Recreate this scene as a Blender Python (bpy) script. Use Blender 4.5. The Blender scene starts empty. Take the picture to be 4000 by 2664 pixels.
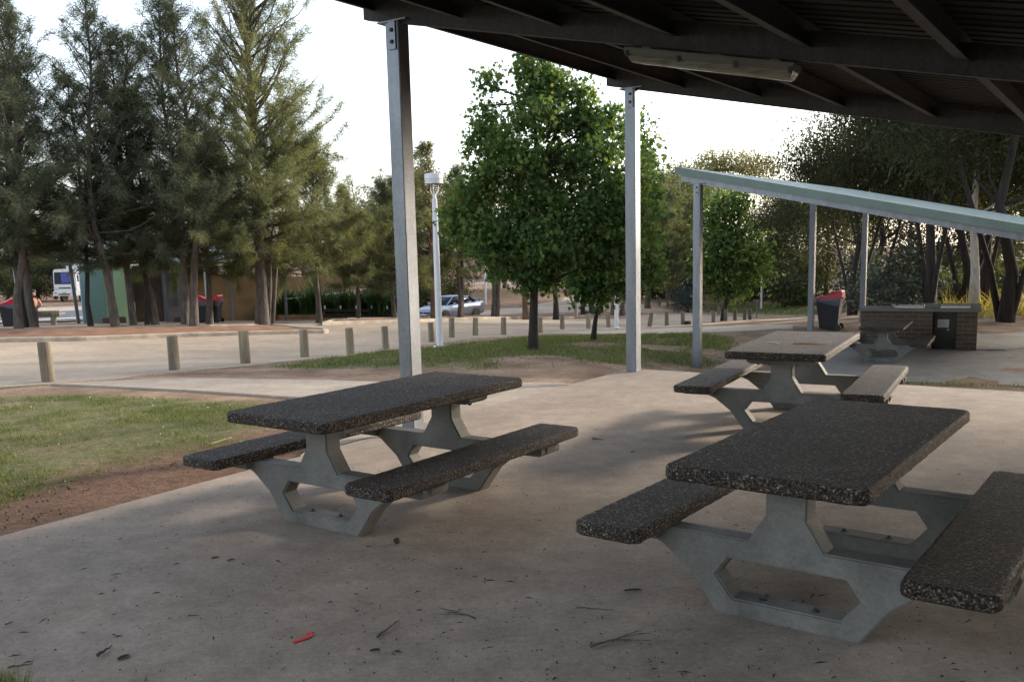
import bpy, bmesh, math, random
import numpy as np
from mathutils import Vector, Matrix
random.seed(7); RS = np.random.RandomState(11)
sc = bpy.context.scene
COL = sc.collection
R = math.radians

# ---------------------------------------------------------------- camera
F_PX, CY_PX, PITCH, ROLL, EYE = 3590.0, 1500.0, 0.1472, -0.0244, 1.70
_cp, _sp = math.cos(PITCH), math.sin(PITCH)
_c, _s = math.cos(ROLL), math.sin(ROLL)
FW = np.array([0, _cp, -_sp]); _up = np.array([0, _sp, _cp]); _rt = np.array([1., 0, 0])
RT = _c*_rt + _s*_up; UP = -_s*_rt + _c*_up
cam = bpy.data.cameras.new('camera'); camo = bpy.data.objects.new('camera', cam); COL.objects.link(camo)
cam.sensor_width = 36; cam.lens = F_PX/4000*36; cam.shift_y = (CY_PX-1332)/4000.0
cam.clip_start = .05; cam.clip_end = 2000
m = Matrix.Identity(4)
for i in range(3):
    m[i][0] = RT[i]; m[i][1] = UP[i]; m[i][2] = -FW[i]
m[2][3] = EYE
camo.matrix_world = m
sc.camera = camo
# ---------------------------------------------------------------- world, sun, exposure
SUN_YAW, SUN_EL = 60.0, 18.0        # clockwise from the view direction, above the horizon
w = bpy.data.worlds.new('World'); sc.world = w; w.use_nodes = True
nt = w.node_tree; bg = nt.nodes['Background']
sky = nt.nodes.new('ShaderNodeTexSky'); sky.sky_type = 'NISHITA'; sky.sun_disc = False
sky.sun_elevation = R(SUN_EL); sky.sun_rotation = R(SUN_YAW)
sky.air_density = 1.0; sky.dust_density = 2.0; sky.ozone_density = 1.0; sky.altitude = 100
hs = nt.nodes.new('ShaderNodeHueSaturation'); hs.inputs['Saturation'].default_value = .56; nt.links.new(sky.outputs[0], hs.inputs['Color']); nt.links.new(hs.outputs[0], bg.inputs[0]); bg.inputs[1].default_value = 0.14
sl = bpy.data.lights.new('sun', 'SUN'); so = bpy.data.objects.new('sun', sl); COL.objects.link(so)
sl.energy = 2.0; sl.angle = R(6); sl.color = (1, .88, .72)
sd = Vector((math.sin(R(SUN_YAW))*math.cos(R(SUN_EL)), math.cos(R(SUN_YAW))*math.cos(R(SUN_EL)), math.sin(R(SUN_EL))))
so.rotation_euler = (-sd).to_track_quat('-Z', 'Y').to_euler()
so.location = sd*50
vs = sc.view_settings; vs.view_transform = 'Standard'; vs.look = 'None'; vs.gamma = 1; vs.use_curve_mapping = False
vs.exposure = 1.8
sc.cycles.max_bounces = 6; sc.cycles.diffuse_bounces = 3; sc.cycles.transparent_max_bounces = 6
sc.cycles.caustics_reflective = False; sc.cycles.caustics_refractive = False

# ---------------------------------------------------------------- helpers
C0 = np.array([0, 0, EYE])
def ray(u, v):                     # u, v on the photograph at 2354 px width
    u, v = u*4000/2354., v*4000/2354.
    return FW + RT*(u-2000)/F_PX - UP*(v-CY_PX)/F_PX
def atY(u, v, Y):
    d = ray(u, v); return C0 + d*(Y/d[1])
def onz(u, v, z=0.0):
    d = ray(u, v); return C0 + d*((z-EYE)/d[2])

def tag(o, label=None, cat=None, group=None, kind=None):
    if label: o['label'] = label
    if cat: o['category'] = cat
    if group: o['group'] = group
    if kind: o['kind'] = kind
    return o
def thing(name, label, cat, loc=(0, 0, 0), rz=0, group=None):
    o = bpy.data.objects.new(name, None); COL.objects.link(o)
    o.location = tuple(float(a) for a in loc); o.rotation_euler = (0, 0, rz); o.empty_display_size = .3
    return tag(o, label, cat, group)
def copy_tree(o, parent=None):
    c = o.copy(); COL.objects.link(c); c.parent = parent
    for ch in list(o.children):
        copy_tree(ch, c)
    return c
def npmesh(name, V, F, mat, parent=None, smooth=False):
    """V (n,3); F (m,k) int array, or list of such arrays."""
    Fs = F if isinstance(F, list) else [F]
    Fs = [np.asarray(f, dtype=np.int32) for f in Fs if len(f)]
    me = bpy.data.meshes.new(name)
    V = np.asarray(V, dtype=np.float32)
    me.vertices.add(len(V)); me.vertices.foreach_set('co', V.ravel())
    nl = sum(f.size for f in Fs); npol = sum(len(f) for f in Fs)
    me.loops.add(nl); me.loops.foreach_set('vertex_index', np.concatenate([f.ravel() for f in Fs]))
    me.polygons.add(npol)
    tot = np.concatenate([np.full(len(f), f.shape[1], np.int32) for f in Fs])
    st = np.concatenate([[0], np.cumsum(tot)[:-1]]).astype(np.int32)
    me.polygons.foreach_set('loop_start', st); me.polygons.foreach_set('loop_total', tot)
    if smooth: me.polygons.foreach_set('use_smooth', np.ones(npol, bool))
    me.update(calc_edges=True); me.validate()
    if mat is not None: me.materials.append(mat)
    o = bpy.data.objects.new(name, me); COL.objects.link(o)
    if parent is not None: o.parent = parent
    return o
class MB:
    def __init__(s): s.v = []; s.f = []
    def add(s, vs, fs):
        n = len(s.v); s.v += [tuple(map(float, a)) for a in vs]; s.f += [tuple(n+i for i in f) for f in fs]; return s
    def box(s, a, b, M=None):
        x0, y0, z0 = a; x1, y1, z1 = b
        vs = [(x0,y0,z0),(x1,y0,z0),(x1,y1,z0),(x0,y1,z0),(x0,y0,z1),(x1,y0,z1),(x1,y1,z1),(x0,y1,z1)]
        if M is not None: vs = [tuple(M @ Vector(p)) for p in vs]
        return s.add(vs, [(0,3,2,1),(4,5,6,7),(0,1,5,4),(1,2,6,5),(2,3,7,6),(3,0,4,7)])
    def bar(s, p, q, w, h, up=(0, 0, 1)):
        p = Vector(p); q = Vector(q); d = (q-p).normalized(); r = d.cross(Vector(up)).normalized(); u = r.cross(d)
        vs = [pt+r*a*w/2+u*b*h/2 for pt in (p, q) for a, b in ((-1,-1),(1,-1),(1,1),(-1,1))]
        return s.add(vs, [(0,1,2,3),(7,6,5,4),(0,4,5,1),(1,5,6,2),(2,6,7,3),(3,7,4,0)])
    def tube(s, pts, rad, n=8, cap=True):
        pts = [Vector(p) for p in pts]
        if not isinstance(rad, (list, tuple)): rad = [rad]*len(pts)
        rings = []; prev = None
        for i, p in enumerate(pts):
            d = (pts[min(i+1, len(pts)-1)]-pts[max(i-1, 0)]).normalized()
            a = prev if prev is not None else (Vector((1,0,0)) if abs(d.x) < .9 else Vector((0,1,0)))
            r = (a-d*a.dot(d)).normalized(); prev = r; u = d.cross(r)
            rings.append([p+(r*math.cos(2*math.pi*k/n)+u*math.sin(2*math.pi*k/n))*rad[i] for k in range(n)])
        vs = [q for rg in rings for q in rg]; fs = []
        for i in range(len(pts)-1):
            for k in range(n):
                a = i*n+k; b = i*n+(k+1) % n; fs.append((a, b, b+n, a+n))
        if cap: fs += [tuple(reversed(range(n))), tuple(range((len(pts)-1)*n, len(pts)*n))]
        return s.add(vs, fs)
    def prism(s, poly, a, b, M=None):     # poly in (x, z), extruded along y a..b
        n = len(poly); vs = [(x, a, z) for x, z in poly]+[(x, b, z) for x, z in poly]
        if M is not None: vs = [tuple(M @ Vector(p)) for p in vs]
        fs = [tuple(range(n)), tuple(reversed(range(n, 2*n)))]+[(i, i+n, (i+1) % n+n, (i+1) % n) for i in range(n)]
        return s.add(vs, fs)
    def lathe(s, prof, n=20, c=(0,0,0)):
        vs = [(c[0]+r*math.cos(2*math.pi*k/n), c[1]+r*math.sin(2*math.pi*k/n), c[2]+z) for r, z in prof for k in range(n)]; fs = []
        for i in range(len(prof)-1):
            for k in range(n):
                a = i*n+k; b = i*n+(k+1) % n; fs.append((a, b, b+n, a+n))
        fs += [tuple(reversed(range(n))), tuple(range((len(prof)-1)*n, len(prof)*n))]
        return s.add(vs, fs)
    def build(s, name, mat, parent=None, bevel=0, seg=2, smooth=False):
        bm = bmesh.new(); vv = [bm.verts.new(p) for p in s.v]
        for f in s.f:
            try: bm.faces.new([vv[i] for i in f])
            except ValueError: pass
        bmesh.ops.recalc_face_normals(bm, faces=bm.faces)
        if bevel:
            es = [e for e in bm.edges if len(e.link_faces) == 2 and e.calc_face_angle(0) > .5]
            bmesh.ops.bevel(bm, geom=es, offset=bevel, segments=seg, affect='EDGES', clamp_overlap=True)
        me = bpy.data.meshes.new(name); bm.to_mesh(me); bm.free()
        if smooth:
            for p in me.polygons: p.use_smooth = True
        me.materials.append(mat)
        o = bpy.data.objects.new(name, me); COL.objects.link(o)
        if parent is not None: o.parent = parent
        return o

# ---------------------------------------------------------------- materials
def newmat(name):
    mt = bpy.data.materials.new(name); mt.use_nodes = True
    N = mt.node_tree.nodes; L = mt.node_tree.links; b = N['Principled BSDF']
    return mt, N, L, b
def texc(N, L, scale=(1,1,1), world=False):
    tc = N.new('ShaderNodeTexCoord'); mp = N.new('ShaderNodeMapping'); mp.inputs['Scale'].default_value = scale
    if world:
        g = N.new('ShaderNodeNewGeometry'); L.new(g.outputs['Position'], mp.inputs[0])
    else: L.new(tc.outputs['Object'], mp.inputs[0])
    return mp.outputs[0]
def noise(N, L, co, scale, detail=4, rough=.55, dist=0):
    n = N.new('ShaderNodeTexNoise'); n.inputs['Scale'].default_value = scale; n.inputs['Detail'].default_value = detail
    n.inputs['Roughness'].default_value = rough; n.inputs['Distortion'].default_value = dist; L.new(co, n.inputs['Vector']); return n.outputs['Fac']
def ramp(N, L, fac, stops, interp='LINEAR'):
    r = N.new('ShaderNodeValToRGB'); cr = r.color_ramp; cr.interpolation = interp
    while len(cr.elements) < len(stops): cr.elements.new(.5)
    for e, (p, c) in zip(cr.elements, stops): e.position = p; e.color = (*c, 1) if len(c) == 3 else c
    L.new(fac, r.inputs[0]); return r.outputs[0]
def mix(N, L, fac, a, b, mode='MIX'):
    x = N.new('ShaderNodeMix'); x.data_type = 'RGBA'; x.blend_type = mode
    for i, val in ((0, fac), (6, a), (7, b)):
        if isinstance(val, (int, float)): x.inputs[i].default_value = val
        elif isinstance(val, tuple): x.inputs[i].default_value = (*val, 1) if len(val) == 3 else val
        else: L.new(val, x.inputs[i])
    return x.outputs[2]
def mth(N, L, op, a, b=0.0):
    x = N.new('ShaderNodeMath'); x.operation = op
    for i, val in ((0, a), (1, b)):
        if isinstance(val, (int, float)): x.inputs[i].default_value = val
        else: L.new(val, x.inputs[i])
    return x.outputs[0]
def bump(N, L, b, h, strength=.3, dist=.01, prev=None):
    n = N.new('ShaderNodeBump'); n.inputs['Strength'].default_value = strength; n.inputs['Distance'].default_value = dist
    L.new(h, n.inputs['Height'])
    if prev is not None: L.new(prev, n.inputs['Normal'])
    L.new(n.outputs[0], b.inputs['Normal']); return n.outputs[0]
def mottled(name, c1, c2, scale=6, rough=.8, metal=0, bmp=.2, bscale=60, c3=None, spec=None, stretch=(1,1,1), world=False, dist=.004):
    mt, N, L, b = newmat(name); co = texc(N, L, stretch, world)
    st = [(.32, c1), (.68, c2)] if c3 is None else [(.28, c1), (.55, c2), (.75, c3)]
    f = noise(N, L, co, scale, 5)
    col = ramp(N, L, f, st); f2 = noise(N, L, co, bscale, 3)
    col = mix(N, L, .35, col, ramp(N, L, f2, [(.3, (.35,.35,.35)), (.7, (.75,.75,.75))]), 'OVERLAY')
    L.new(col, b.inputs['Base Color']); b.inputs['Roughness'].default_value = rough; b.inputs['Metallic'].default_value = metal
    if spec is not None: b.inputs['Specular IOR Level'].default_value = spec
    if bmp: bump(N, L, b, f2, bmp, dist)
    return mt
def plain(name, c, rough=.5, metal=0, emit=None):
    mt, N, L, b = newmat(name); co = texc(N, L)
    f = noise(N, L, co, 9, 4)
    col = mix(N, L, .18, c, ramp(N, L, f, [(.3, tuple(x*.55 for x in c)), (.7, tuple(min(1, x*1.25) for x in c))]))
    L.new(col, b.inputs['Base Color'])
    b.inputs['Roughness'].default_value = rough; b.inputs['Metallic'].default_value = metal
    return mt

M = {}
# concrete slab: warm grey with stains, pits and trowel marks
def concrete(name, c1, c2, c3, spots=True):
    mt, N, L, b = newmat(name); co = texc(N, L, world=True)
    f = noise(N, L, co, .9, 6, .6, .4); col = ramp(N, L, f, [(.3, c1), (.52, c2), (.72, c3)])
    f2 = noise(N, L, co, 5, 8, .72); col = mix(N, L, .6, col, ramp(N, L, f2, [(.32, (.33,.33,.33)), (.68, (.68,.68,.68))]), 'OVERLAY')
    f3 = noise(N, L, co, 130, 4, .7); col = mix(N, L, .6, col, ramp(N, L, f3, [(.3, (.3,.3,.3)), (.7, (.72,.72,.72))]), 'OVERLAY')
    if spots:
        v = N.new('ShaderNodeTexVoronoi'); v.inputs['Scale'].default_value = 3.2; L.new(co, v.inputs['Vector'])
        wv = noise(N, L, co, 22, 4); d = mth(N, L, 'ADD', v.outputs['Distance'], mth(N, L, 'MULTIPLY', wv, .12))
        s = ramp(N, L, d, [(.08, (.75,.75,.75)), (.17, (0,0,0))])
        f4 = noise(N, L, co, 34, 6, .75); col = mix(N, L, .5, col, ramp(N, L, f4, [(.34, (.3,.3,.3)), (.5, (.5,.5,.5)), (.68, (.66,.66,.66))]), 'OVERLAY')
        g = noise(N, L, co, 1.3, 2); s2 = mix(N, L, 1.0, s, ramp(N, L, g, [(.45, (0,0,0)), (.6, (1,1,1))]), 'MULTIPLY')
        col = mix(N, L, s2, col, tuple(x*.45 for x in c1))
        st = texc(N, L, (1, 1, 1), True)
        mp = N.new('ShaderNodeMapping'); mp.inputs['Rotation'].default_value = (0, 0, R(-20)); mp.inputs['Scale'].default_value = (2.2, 26, 1); L.new(st, mp.inputs[0])
        k = noise(N, L, mp.outputs[0], 1.6, 5, .7); ks = ramp(N, L, k, [(.66, (0,0,0)), (.74, (.5,.5,.5))])
        col = mix(N, L, ks, col, tuple(x*.55 for x in c1))
    L.new(col, b.inputs['Base Color']); b.inputs['Roughness'].default_value = .78; b.inputs['Specular IOR Level'].default_value = .35
    n1 = bump(N, L, b, f3, .25, .003); bump(N, L, b, f2, .2, .012, n1)
    return mt
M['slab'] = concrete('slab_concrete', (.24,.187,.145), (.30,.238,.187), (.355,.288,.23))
M['path'] = concrete('path_concrete', (.28,.225,.172), (.34,.28,.22), (.40,.335,.265), False)
M['precast'] = mottled('precast_concrete', (.082,.078,.070), (.145,.139,.126), 3.2, .8, bmp=.35, bscale=55, c3=(.20,.193,.176))
# exposed aggregate
def aggregate():
    mt, N, L, b = newmat('exposed_aggregate'); co = texc(N, L)
    v = N.new('ShaderNodeTexVoronoi'); v.inputs['Scale'].default_value = 118; L.new(co, v.inputs['Vector'])
    sep = N.new('ShaderNodeSeparateColor'); L.new(v.outputs['Color'], sep.inputs[0])
    col = ramp(N, L, sep.outputs[0], [(0, (.016,.012,.009)), (.3, (.040,.028,.021)), (.55, (.072,.050,.037)), (.78, (.12,.090,.07)), (.93, (.185,.15,.125)), (1, (.34,.31,.28))])
    edge = ramp(N, L, v.outputs['Distance'], [(.35, (1,1,1)), (.75, (.25,.25,.25))])
    col = mix(N, L, 1.0, col, edge, 'MULTIPLY')
    f = noise(N, L, co, 3.5, 6, .7); col = mix(N, L, .75, col, ramp(N, L, f, [(.3, (.25,.24,.23)), (.7, (.68,.68,.68))]), 'OVERLAY')
    L.new(col, b.inputs['Base Color']); b.inputs['Roughness'].default_value = .7; b.inputs['Specular IOR Level'].default_value = .3
    h = mth(N, L, 'SUBTRACT', 1.0, v.outputs['Distance']); bump(N, L, b, h, 1.0, .006)
    return mt
M['agg'] = aggregate()
def galv(name, c1, c2, rough=.5, metal=.35):
    mt, N, L, b = newmat(name); co = texc(N, L, world=True)
    v = N.new('ShaderNodeTexVoronoi'); v.inputs['Scale'].default_value = 55; L.new(co, v.inputs['Vector'])
    sep = N.new('ShaderNodeSeparateColor'); L.new(v.outputs['Color'], sep.inputs[0])
    col = ramp(N, L, sep.outputs[0], [(0, c1), (1, c2)])
    f = noise(N, L, texc(N, L, (1,1,.25), True), 7, 5, .65); col = mix(N, L, .5, col, ramp(N, L, f, [(.32, (.32,.32,.33)), (.7, (.7,.7,.7))]), 'OVERLAY')
    L.new(col, b.inputs['Base Color']); b.inputs['Metallic'].default_value = metal; b.inputs['Roughness'].default_value = rough
    return mt
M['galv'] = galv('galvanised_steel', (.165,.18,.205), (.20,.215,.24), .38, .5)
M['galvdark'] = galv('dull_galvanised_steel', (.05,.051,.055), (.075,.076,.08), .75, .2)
M['bolt'] = plain('bolt_steel', (.06,.06,.065), .5, .6)
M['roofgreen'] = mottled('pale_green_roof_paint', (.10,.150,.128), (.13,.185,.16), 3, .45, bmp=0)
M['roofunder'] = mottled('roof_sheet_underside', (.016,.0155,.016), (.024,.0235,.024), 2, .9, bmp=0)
M['timber'] = mottled('weathered_pine_post', (.13,.105,.078), (.24,.20,.14), 7, .9, bmp=.6, bscale=24, c3=(.34,.28,.18), stretch=(1,1,.15), world=True)
M['timberdark'] = mottled('grey_timber_post', (.10,.085,.07), (.20,.17,.13), 5, .9, bmp=.5, bscale=30, stretch=(1,1,.15), world=True)
M['kerb'] = mottled('kerb_concrete', (.30,.24,.18), (.46,.39,.31), 3, .85, bmp=.2, bscale=40, world=True)
M['mulch'] = mottled('needle_mulch', (.14,.07,.04), (.23,.12,.07), 1.6, .95, bmp=.6, bscale=22, c3=(.28,.16,.10), world=True, dist=.03)
M['asphalt'] = mottled('asphalt', (.055,.055,.065), (.085,.085,.10), 2, .85, bmp=.15, bscale=50, world=True)
M['white'] = plain('white_paint', (.72,.73,.75), .4)
M['linewhite'] = plain('road_line_paint', (.62,.62,.62), .7)
M['black'] = plain('black_plastic', (.012,.012,.016), .45)
M['binbody'] = plain('dark_bin_plastic', (.02,.021,.032), .5)
M['red'] = plain('red_plastic', (.55,.02,.035), .35)
M['bark'] = mottled('rough_grey_bark', (.045,.037,.031), (.095,.078,.065), 8, .95, bmp=.8, bscale=26, c3=(.14,.12,.10), stretch=(1,1,.3), dist=.02)
M['barkdark'] = mottled('dark_furrowed_bark', (.02,.016,.014), (.045,.036,.03), 8, .95, bmp=.8, bscale=22, stretch=(1,1,.25), dist=.02)
M['barkpale'] = mottled('pale_gum_bark', (.28,.23,.19), (.46,.41,.35), 5, .8, bmp=.3, bscale=18, c3=(.20,.13,.09), stretch=(1,1,.3))
M['barkred'] = mottled('reddish_bark', (.12,.07,.045), (.20,.12,.08), 6, .95, bmp=.7, bscale=24, stretch=(1,1,.3), dist=.02)
def leafmat(name, cols, scale=.7, transl=.35, rough=.65):
    mt, N, L, b = newmat(name); out = N['Material Output']; co = texc(N, L)
    g = N.new('ShaderNodeNewGeometry'); f = noise(N, L, co, scale, 3)
    r = mth(N, L, 'MULTIPLY', g.outputs['Random Per Island'], .5); r = mth(N, L, 'ADD', r, mth(N, L, 'MULTIPLY', f, .5))
    col = ramp(N, L, r, [(.2+.6*i/(len(cols)-1), c) for i, c in enumerate(cols)])
    L.new(col, b.inputs['Base Color']); b.inputs['Roughness'].default_value = rough; b.inputs['Specular IOR Level'].default_value = .18
    t = N.new('ShaderNodeBsdfTranslucent'); L.new(mix(N, L, 1.0, col, (1.5,1.45,.7), 'MULTIPLY'), t.inputs[0])
    ms = N.new('ShaderNodeMixShader'); ms.inputs[0].default_value = transl
    L.new(b.outputs[0], ms.inputs[1]); L.new(t.outputs[0], ms.inputs[2]); L.new(ms.outputs[0], out.inputs[0])
    return mt
M['casA'] = leafmat('dark_casuarina_needles', [(.058,.072,.052), (.095,.112,.075), (.15,.165,.105)])
M['casB'] = leafmat('olive_casuarina_needles', [(.078,.092,.05), (.125,.138,.072), (.18,.188,.10)])
M['plane'] = leafmat('maple_like_leaves', [(.030,.068,.027), (.046,.094,.034), (.066,.122,.04), (.10,.16,.05), (.15,.20,.065), (.19,.22,.075)], 1.0, .45)
M['gum'] = leafmat('gum_leaves', [(.045,.06,.034), (.075,.09,.045), (.12,.13,.06)])
M['gumolive'] = leafmat('olive_gum_leaves', [(.07,.072,.03), (.12,.115,.045), (.18,.16,.065)])
M['wattle'] = leafmat('dark_wattle_leaves', [(.018,.022,.013), (.032,.037,.02), (.055,.058,.028)])
M['blueshrub'] = leafmat('blue_grey_leaves', [(.035,.048,.05), (.055,.07,.072), (.08,.10,.105)])
M['bush'] = leafmat('bush_leaves', [(.026,.035,.018), (.048,.056,.027), (.08,.085,.04)])
M['strap'] = leafmat('strap_leaves', [(.02,.045,.018), (.04,.08,.03), (.07,.12,.045)], 3, .3, .4)
M['grassmat'] = leafmat('short_lawn_grass', [(.06,.09,.03), (.10,.135,.045), (.155,.18,.07), (.28,.255,.14)], 2.2, .3)
M['drygrass'] = leafmat('dry_yellow_grass', [(.20,.17,.05), (.30,.25,.07), (.40,.33,.11)], 2, .4)

# ---------------------------------------------------------------- terrain
ANCH = [(112,878,13.75),(402,852,16.05),(565,836,17.8),(701,822,20.2),(806,815,21.8),(887,803,24.1),(993,787,27.2),(1039,776,29.6),
 (1093,772,31.4),(1158,770,32.8),(1242,765,34.8),(1293,757,37.2),(1353,756,39),(1399,753,41),
 (0,790,26),(420,778,28.5),(745,768,31),(-300,800,24),
 (40,765,30),(265,760,31),(435,755,32),(610,753,34),(735,743,38),(825,738,40.5),(905,737,42),(741,749,36),(918,743,39),(1000,740,42),(1110,735,44.5),(1200,735,47),(1443,733,52),
 (1020,735,56),(1080,722,64),(1200,708,70),(1300,684,82),(1090,700,71),(1130,668,84),(1010,700,75),(900,690,75),
 (520,738,42),(700,735,43),(100,743,42),(-200,760,40),(150,693,82),(30,700,75),(-300,715,70),(350,700,72),(600,705,65),(800,705,66),
 (1225,808,19.8),(1362,782,25.5),(1011,797,23.7),(1300,842,14.6),(1400,835,15.3),(1500,815,19),(1470,770,32),(1620,790,23.5),(1700,770,26),
 (1602,846,18.8),(1829,753,25.8),(1905,759,25.8),(1493,751.5,40),(1570,747,43),(1640,742,45.5),(1724,735.6,50),(1488,702,66),(1580,715.8,63),(1662,738,47),
 (1700,700,66),(1700,668,76),(1850,705,58),(1850,665,72),(1940,727,40),(2308,740,27),(2354,748,26.1),(2190,748,26.2),(2250,713,38),(2100,715,40),(2500,700,40),(2500,745,26),
 (2100,690,62),(2300,685,62),(1420,690,75),(1400,700,66)]
A = [tuple(atY(*a)) for a in ANCH]
A += [(-6,8,-.06),(-8,10.5,-.09),(-10,7,-.08),(-5,10,-.08),(-3.5,12,-.12),(-2.2,8.6,-.05),(-4,6.5,-.05),(-7,3,-.05),(-12,13,-.15),(-20,14,-.3),(0.2,11.6,-.07),(-1,11.5,-.09),(-1,13.5,-.2),
 (2.5,13.6,-.42),(3.6,14.5,-.75),(4.9,12.5,-.85),(6.2,12.4,-.86),(7,16,-.86),(9,20,-.87),(8,25,-.88),(11,24,-.88),(12,15,-.88),(10,28,-.88),(14,20,-.9),(18,12,-.9),(3.8,17,-.86),
 (-4,0,-.05),(-2.3,3.2,-.04),(0,1.5,-.05),(4,-1,-.06),(0,-5,-.1),(8,-5,-.2),(14,0,-.5),(10,8,-.8),(-60,20,-.6),(-70,60,-1.8),(-60,100,-2.6),(0,110,-3.0),(60,100,-3),(60,40,-2),(50,0,-1.5),(-30,-10,-.3),(30,70,-3),(-15,90,-2.6),(40,20,-1.2)]
A = np.array(A)
def tps_fit(P, z, lam=.02):
    n = len(P); d = np.linalg.norm(P[:, None]-P[None], axis=2)/10
    K = np.where(d > 0, d*d*np.log(d+1e-12), 0)+lam*np.eye(n)
    Q = np.c_[np.ones(n), P/10]; Z = np.zeros((3, 3))
    s = np.linalg.solve(np.block([[K, Q], [Q.T, Z]]), np.r_[z, 0, 0, 0]); return s[:n], s[n:]
_w, _a = tps_fit(A[:, :2], A[:, 2], .004)
def terr(x, y):
    x = np.atleast_1d(np.asarray(x, float)); y = np.atleast_1d(np.asarray(y, float)); sh = x.shape
    x = np.clip(x.ravel(), -75, 65); y = np.clip(y.ravel(), -10, 110); out = np.empty(len(x))
    for i in range(0, len(x), 8000):
        xs = x[i:i+8000]; ys = y[i:i+8000]
        d = np.hypot(xs[:, None]-A[:, 0], ys[:, None]-A[:, 1])/10
        out[i:i+8000] = np.where(d > 0, d*d*np.log(d+1e-12), 0) @ _w + _a[0]+_a[1]*xs/10+_a[2]*ys/10
    return out.reshape(sh)
def tz(x, y): return float(terr(x, y)[0])
def hit(u, v, zoff=0.0):            # where the sight line through (u, v) first meets the ground
    d = ray(u, v); Y = np.arange(4, 115, .1); P = C0+d*(Y/d[1])[:, None]
    g = terr(P[:, 0], P[:, 1])+zoff; k = np.argmax(P[:, 2] <= g)
    if P[k, 2] > g[k]: k = len(Y)-1
    return P[k]
def base(u, Y):                     # a spot on the ground at distance Y in the direction of u
    x = (u-1177)/2112*Y
    for _ in range(4):
        z = tz(x, Y); v = np.array([x, Y, z])-C0; uu = (2000+F_PX*(v@RT)/(v@FW))*.5885; x += (u-uu)/2112*Y
    return (x, Y, tz(x, Y))

def vnoise(x, y, s, seed=0):
    x = np.asarray(x)/s; y = np.asarray(y)/s; xi = np.floor(x).astype(int); yi = np.floor(y).astype(int)
    fx = x-xi; fy = y-yi; fx = fx*fx*(3-2*fx); fy = fy*fy*(3-2*fy)
    def h(a, b):
        n = (a*374761393+b*668265263+seed*974634777) & 0x7fffffff; n = ((n ^ (n >> 13))*1274126177) & 0x7fffffff
        return ((n ^ (n >> 16)) & 0xffff)/65535.
    return (h(xi, yi)*(1-fx)+h(xi+1, yi)*fx)*(1-fy)+(h(xi, yi+1)*(1-fx)+h(xi+1, yi+1)*fx)*fy
def fbm(x, y, s, seed=0):
    return (vnoise(x, y, s, seed)+.5*vnoise(x, y, s/2.1, seed+1)+.25*vnoise(x, y, s/4.3, seed+2))/1.75
def inpoly(x, y, poly):
    x = np.asarray(x); y = np.asarray(y); r = np.zeros(x.shape, bool); n = len(poly)
    for i in range(n):
        x1, y1 = poly[i][:2]; x2, y2 = poly[(i+1) % n][:2]
        if y1 == y2: continue
        c = ((y1 > y) != (y2 > y)) & (x < (x2-x1)*(y-y1)/(y2-y1)+x1); r ^= c
    return r
def edge_dist(x, y, poly):
    x = np.asarray(x); y = np.asarray(y); d = np.full(x.shape, 1e9); n = len(poly)
    for i in range(n):
        a = np.array(poly[i][:2]); b = np.array(poly[(i+1) % n][:2]); ab = b-a; L2 = max(ab@ab, 1e-9)
        t = np.clip(((x-a[0])*ab[0]+(y-a[1])*ab[1])/L2, 0, 1)
        d = np.minimum(d, np.hypot(x-a[0]-t*ab[0], y-a[1]-t*ab[1]))
    return d
def upoly(pts): return [tuple(hit(u, v)[:2]) for u, v in pts]

# shelter frame: e runs along the high eave, n down the fall of the roof
def frame(yaw):
    y = R(yaw); return Vector((math.sin(y), math.cos(y), 0)), Vector((math.cos(y), -math.sin(y), 0))
E1, N1 = frame(34.4)
P2b = Vector((1.66, 12.40, 0)); P1b = P2b-E1*4.62
G_left = [tuple(p[:2]) for p in (onz(u, v) for u, v in [(-500,1090),(-100,905),(0,896),(180,888),(455,897),(690,915),(640,960),(560,1015),(420,1045),(300,1068),(130,1120),(0,1160),(-400,1280)])]
G_left = G_left[1:-1]+[(-5.6, 3.2), (-9.5, 2.0), (-11.5, 7.0), (-9.5, 10.6)]
G_mid = upoly([(600,846),(700,832),(840,812),(925,803),(990,800),(1060,790),(1140,781),(1235,772),(1440,769),(1640,767),(1700,775),(1700,800),(1700,840),(1600,848),(1540,849),(1470,846),(1400,840),(1290,846),(1200,848),(1100,853),(960,848),(850,851),(740,852),(640,850)])
G_far = upoly([(1525,696),(1600,698),(1700,697),(1860,697),(1990,700),(1990,712),(1870,726),(1800,727),(1690,722),(1620,716)])
G_hill = upoly([(1072,690),(1072,668),(1300,668),(1290,683),(1200,690)])
G_yel = upoly([(2170,712),(2170,735),(2600,738),(2600,712)])
G_bank = upoly([(1500,683),(1560,660),(1990,655),(2000,696),(1880,693),(1700,692),(1600,693)])
_q = lambda a, b: tuple((P1b+E1*a+N1*b)[:2])
G_near = [_q(-4.82, -.4), _q(-4.82, 9.6), _q(-9.5, 9.6), _q(-9.5, -2.5), _q(-6, -2.5)]
BARE = [hit(1235, 828), hit(1360, 792), hit(1520, 800), hit(1660, 820)]
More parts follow.
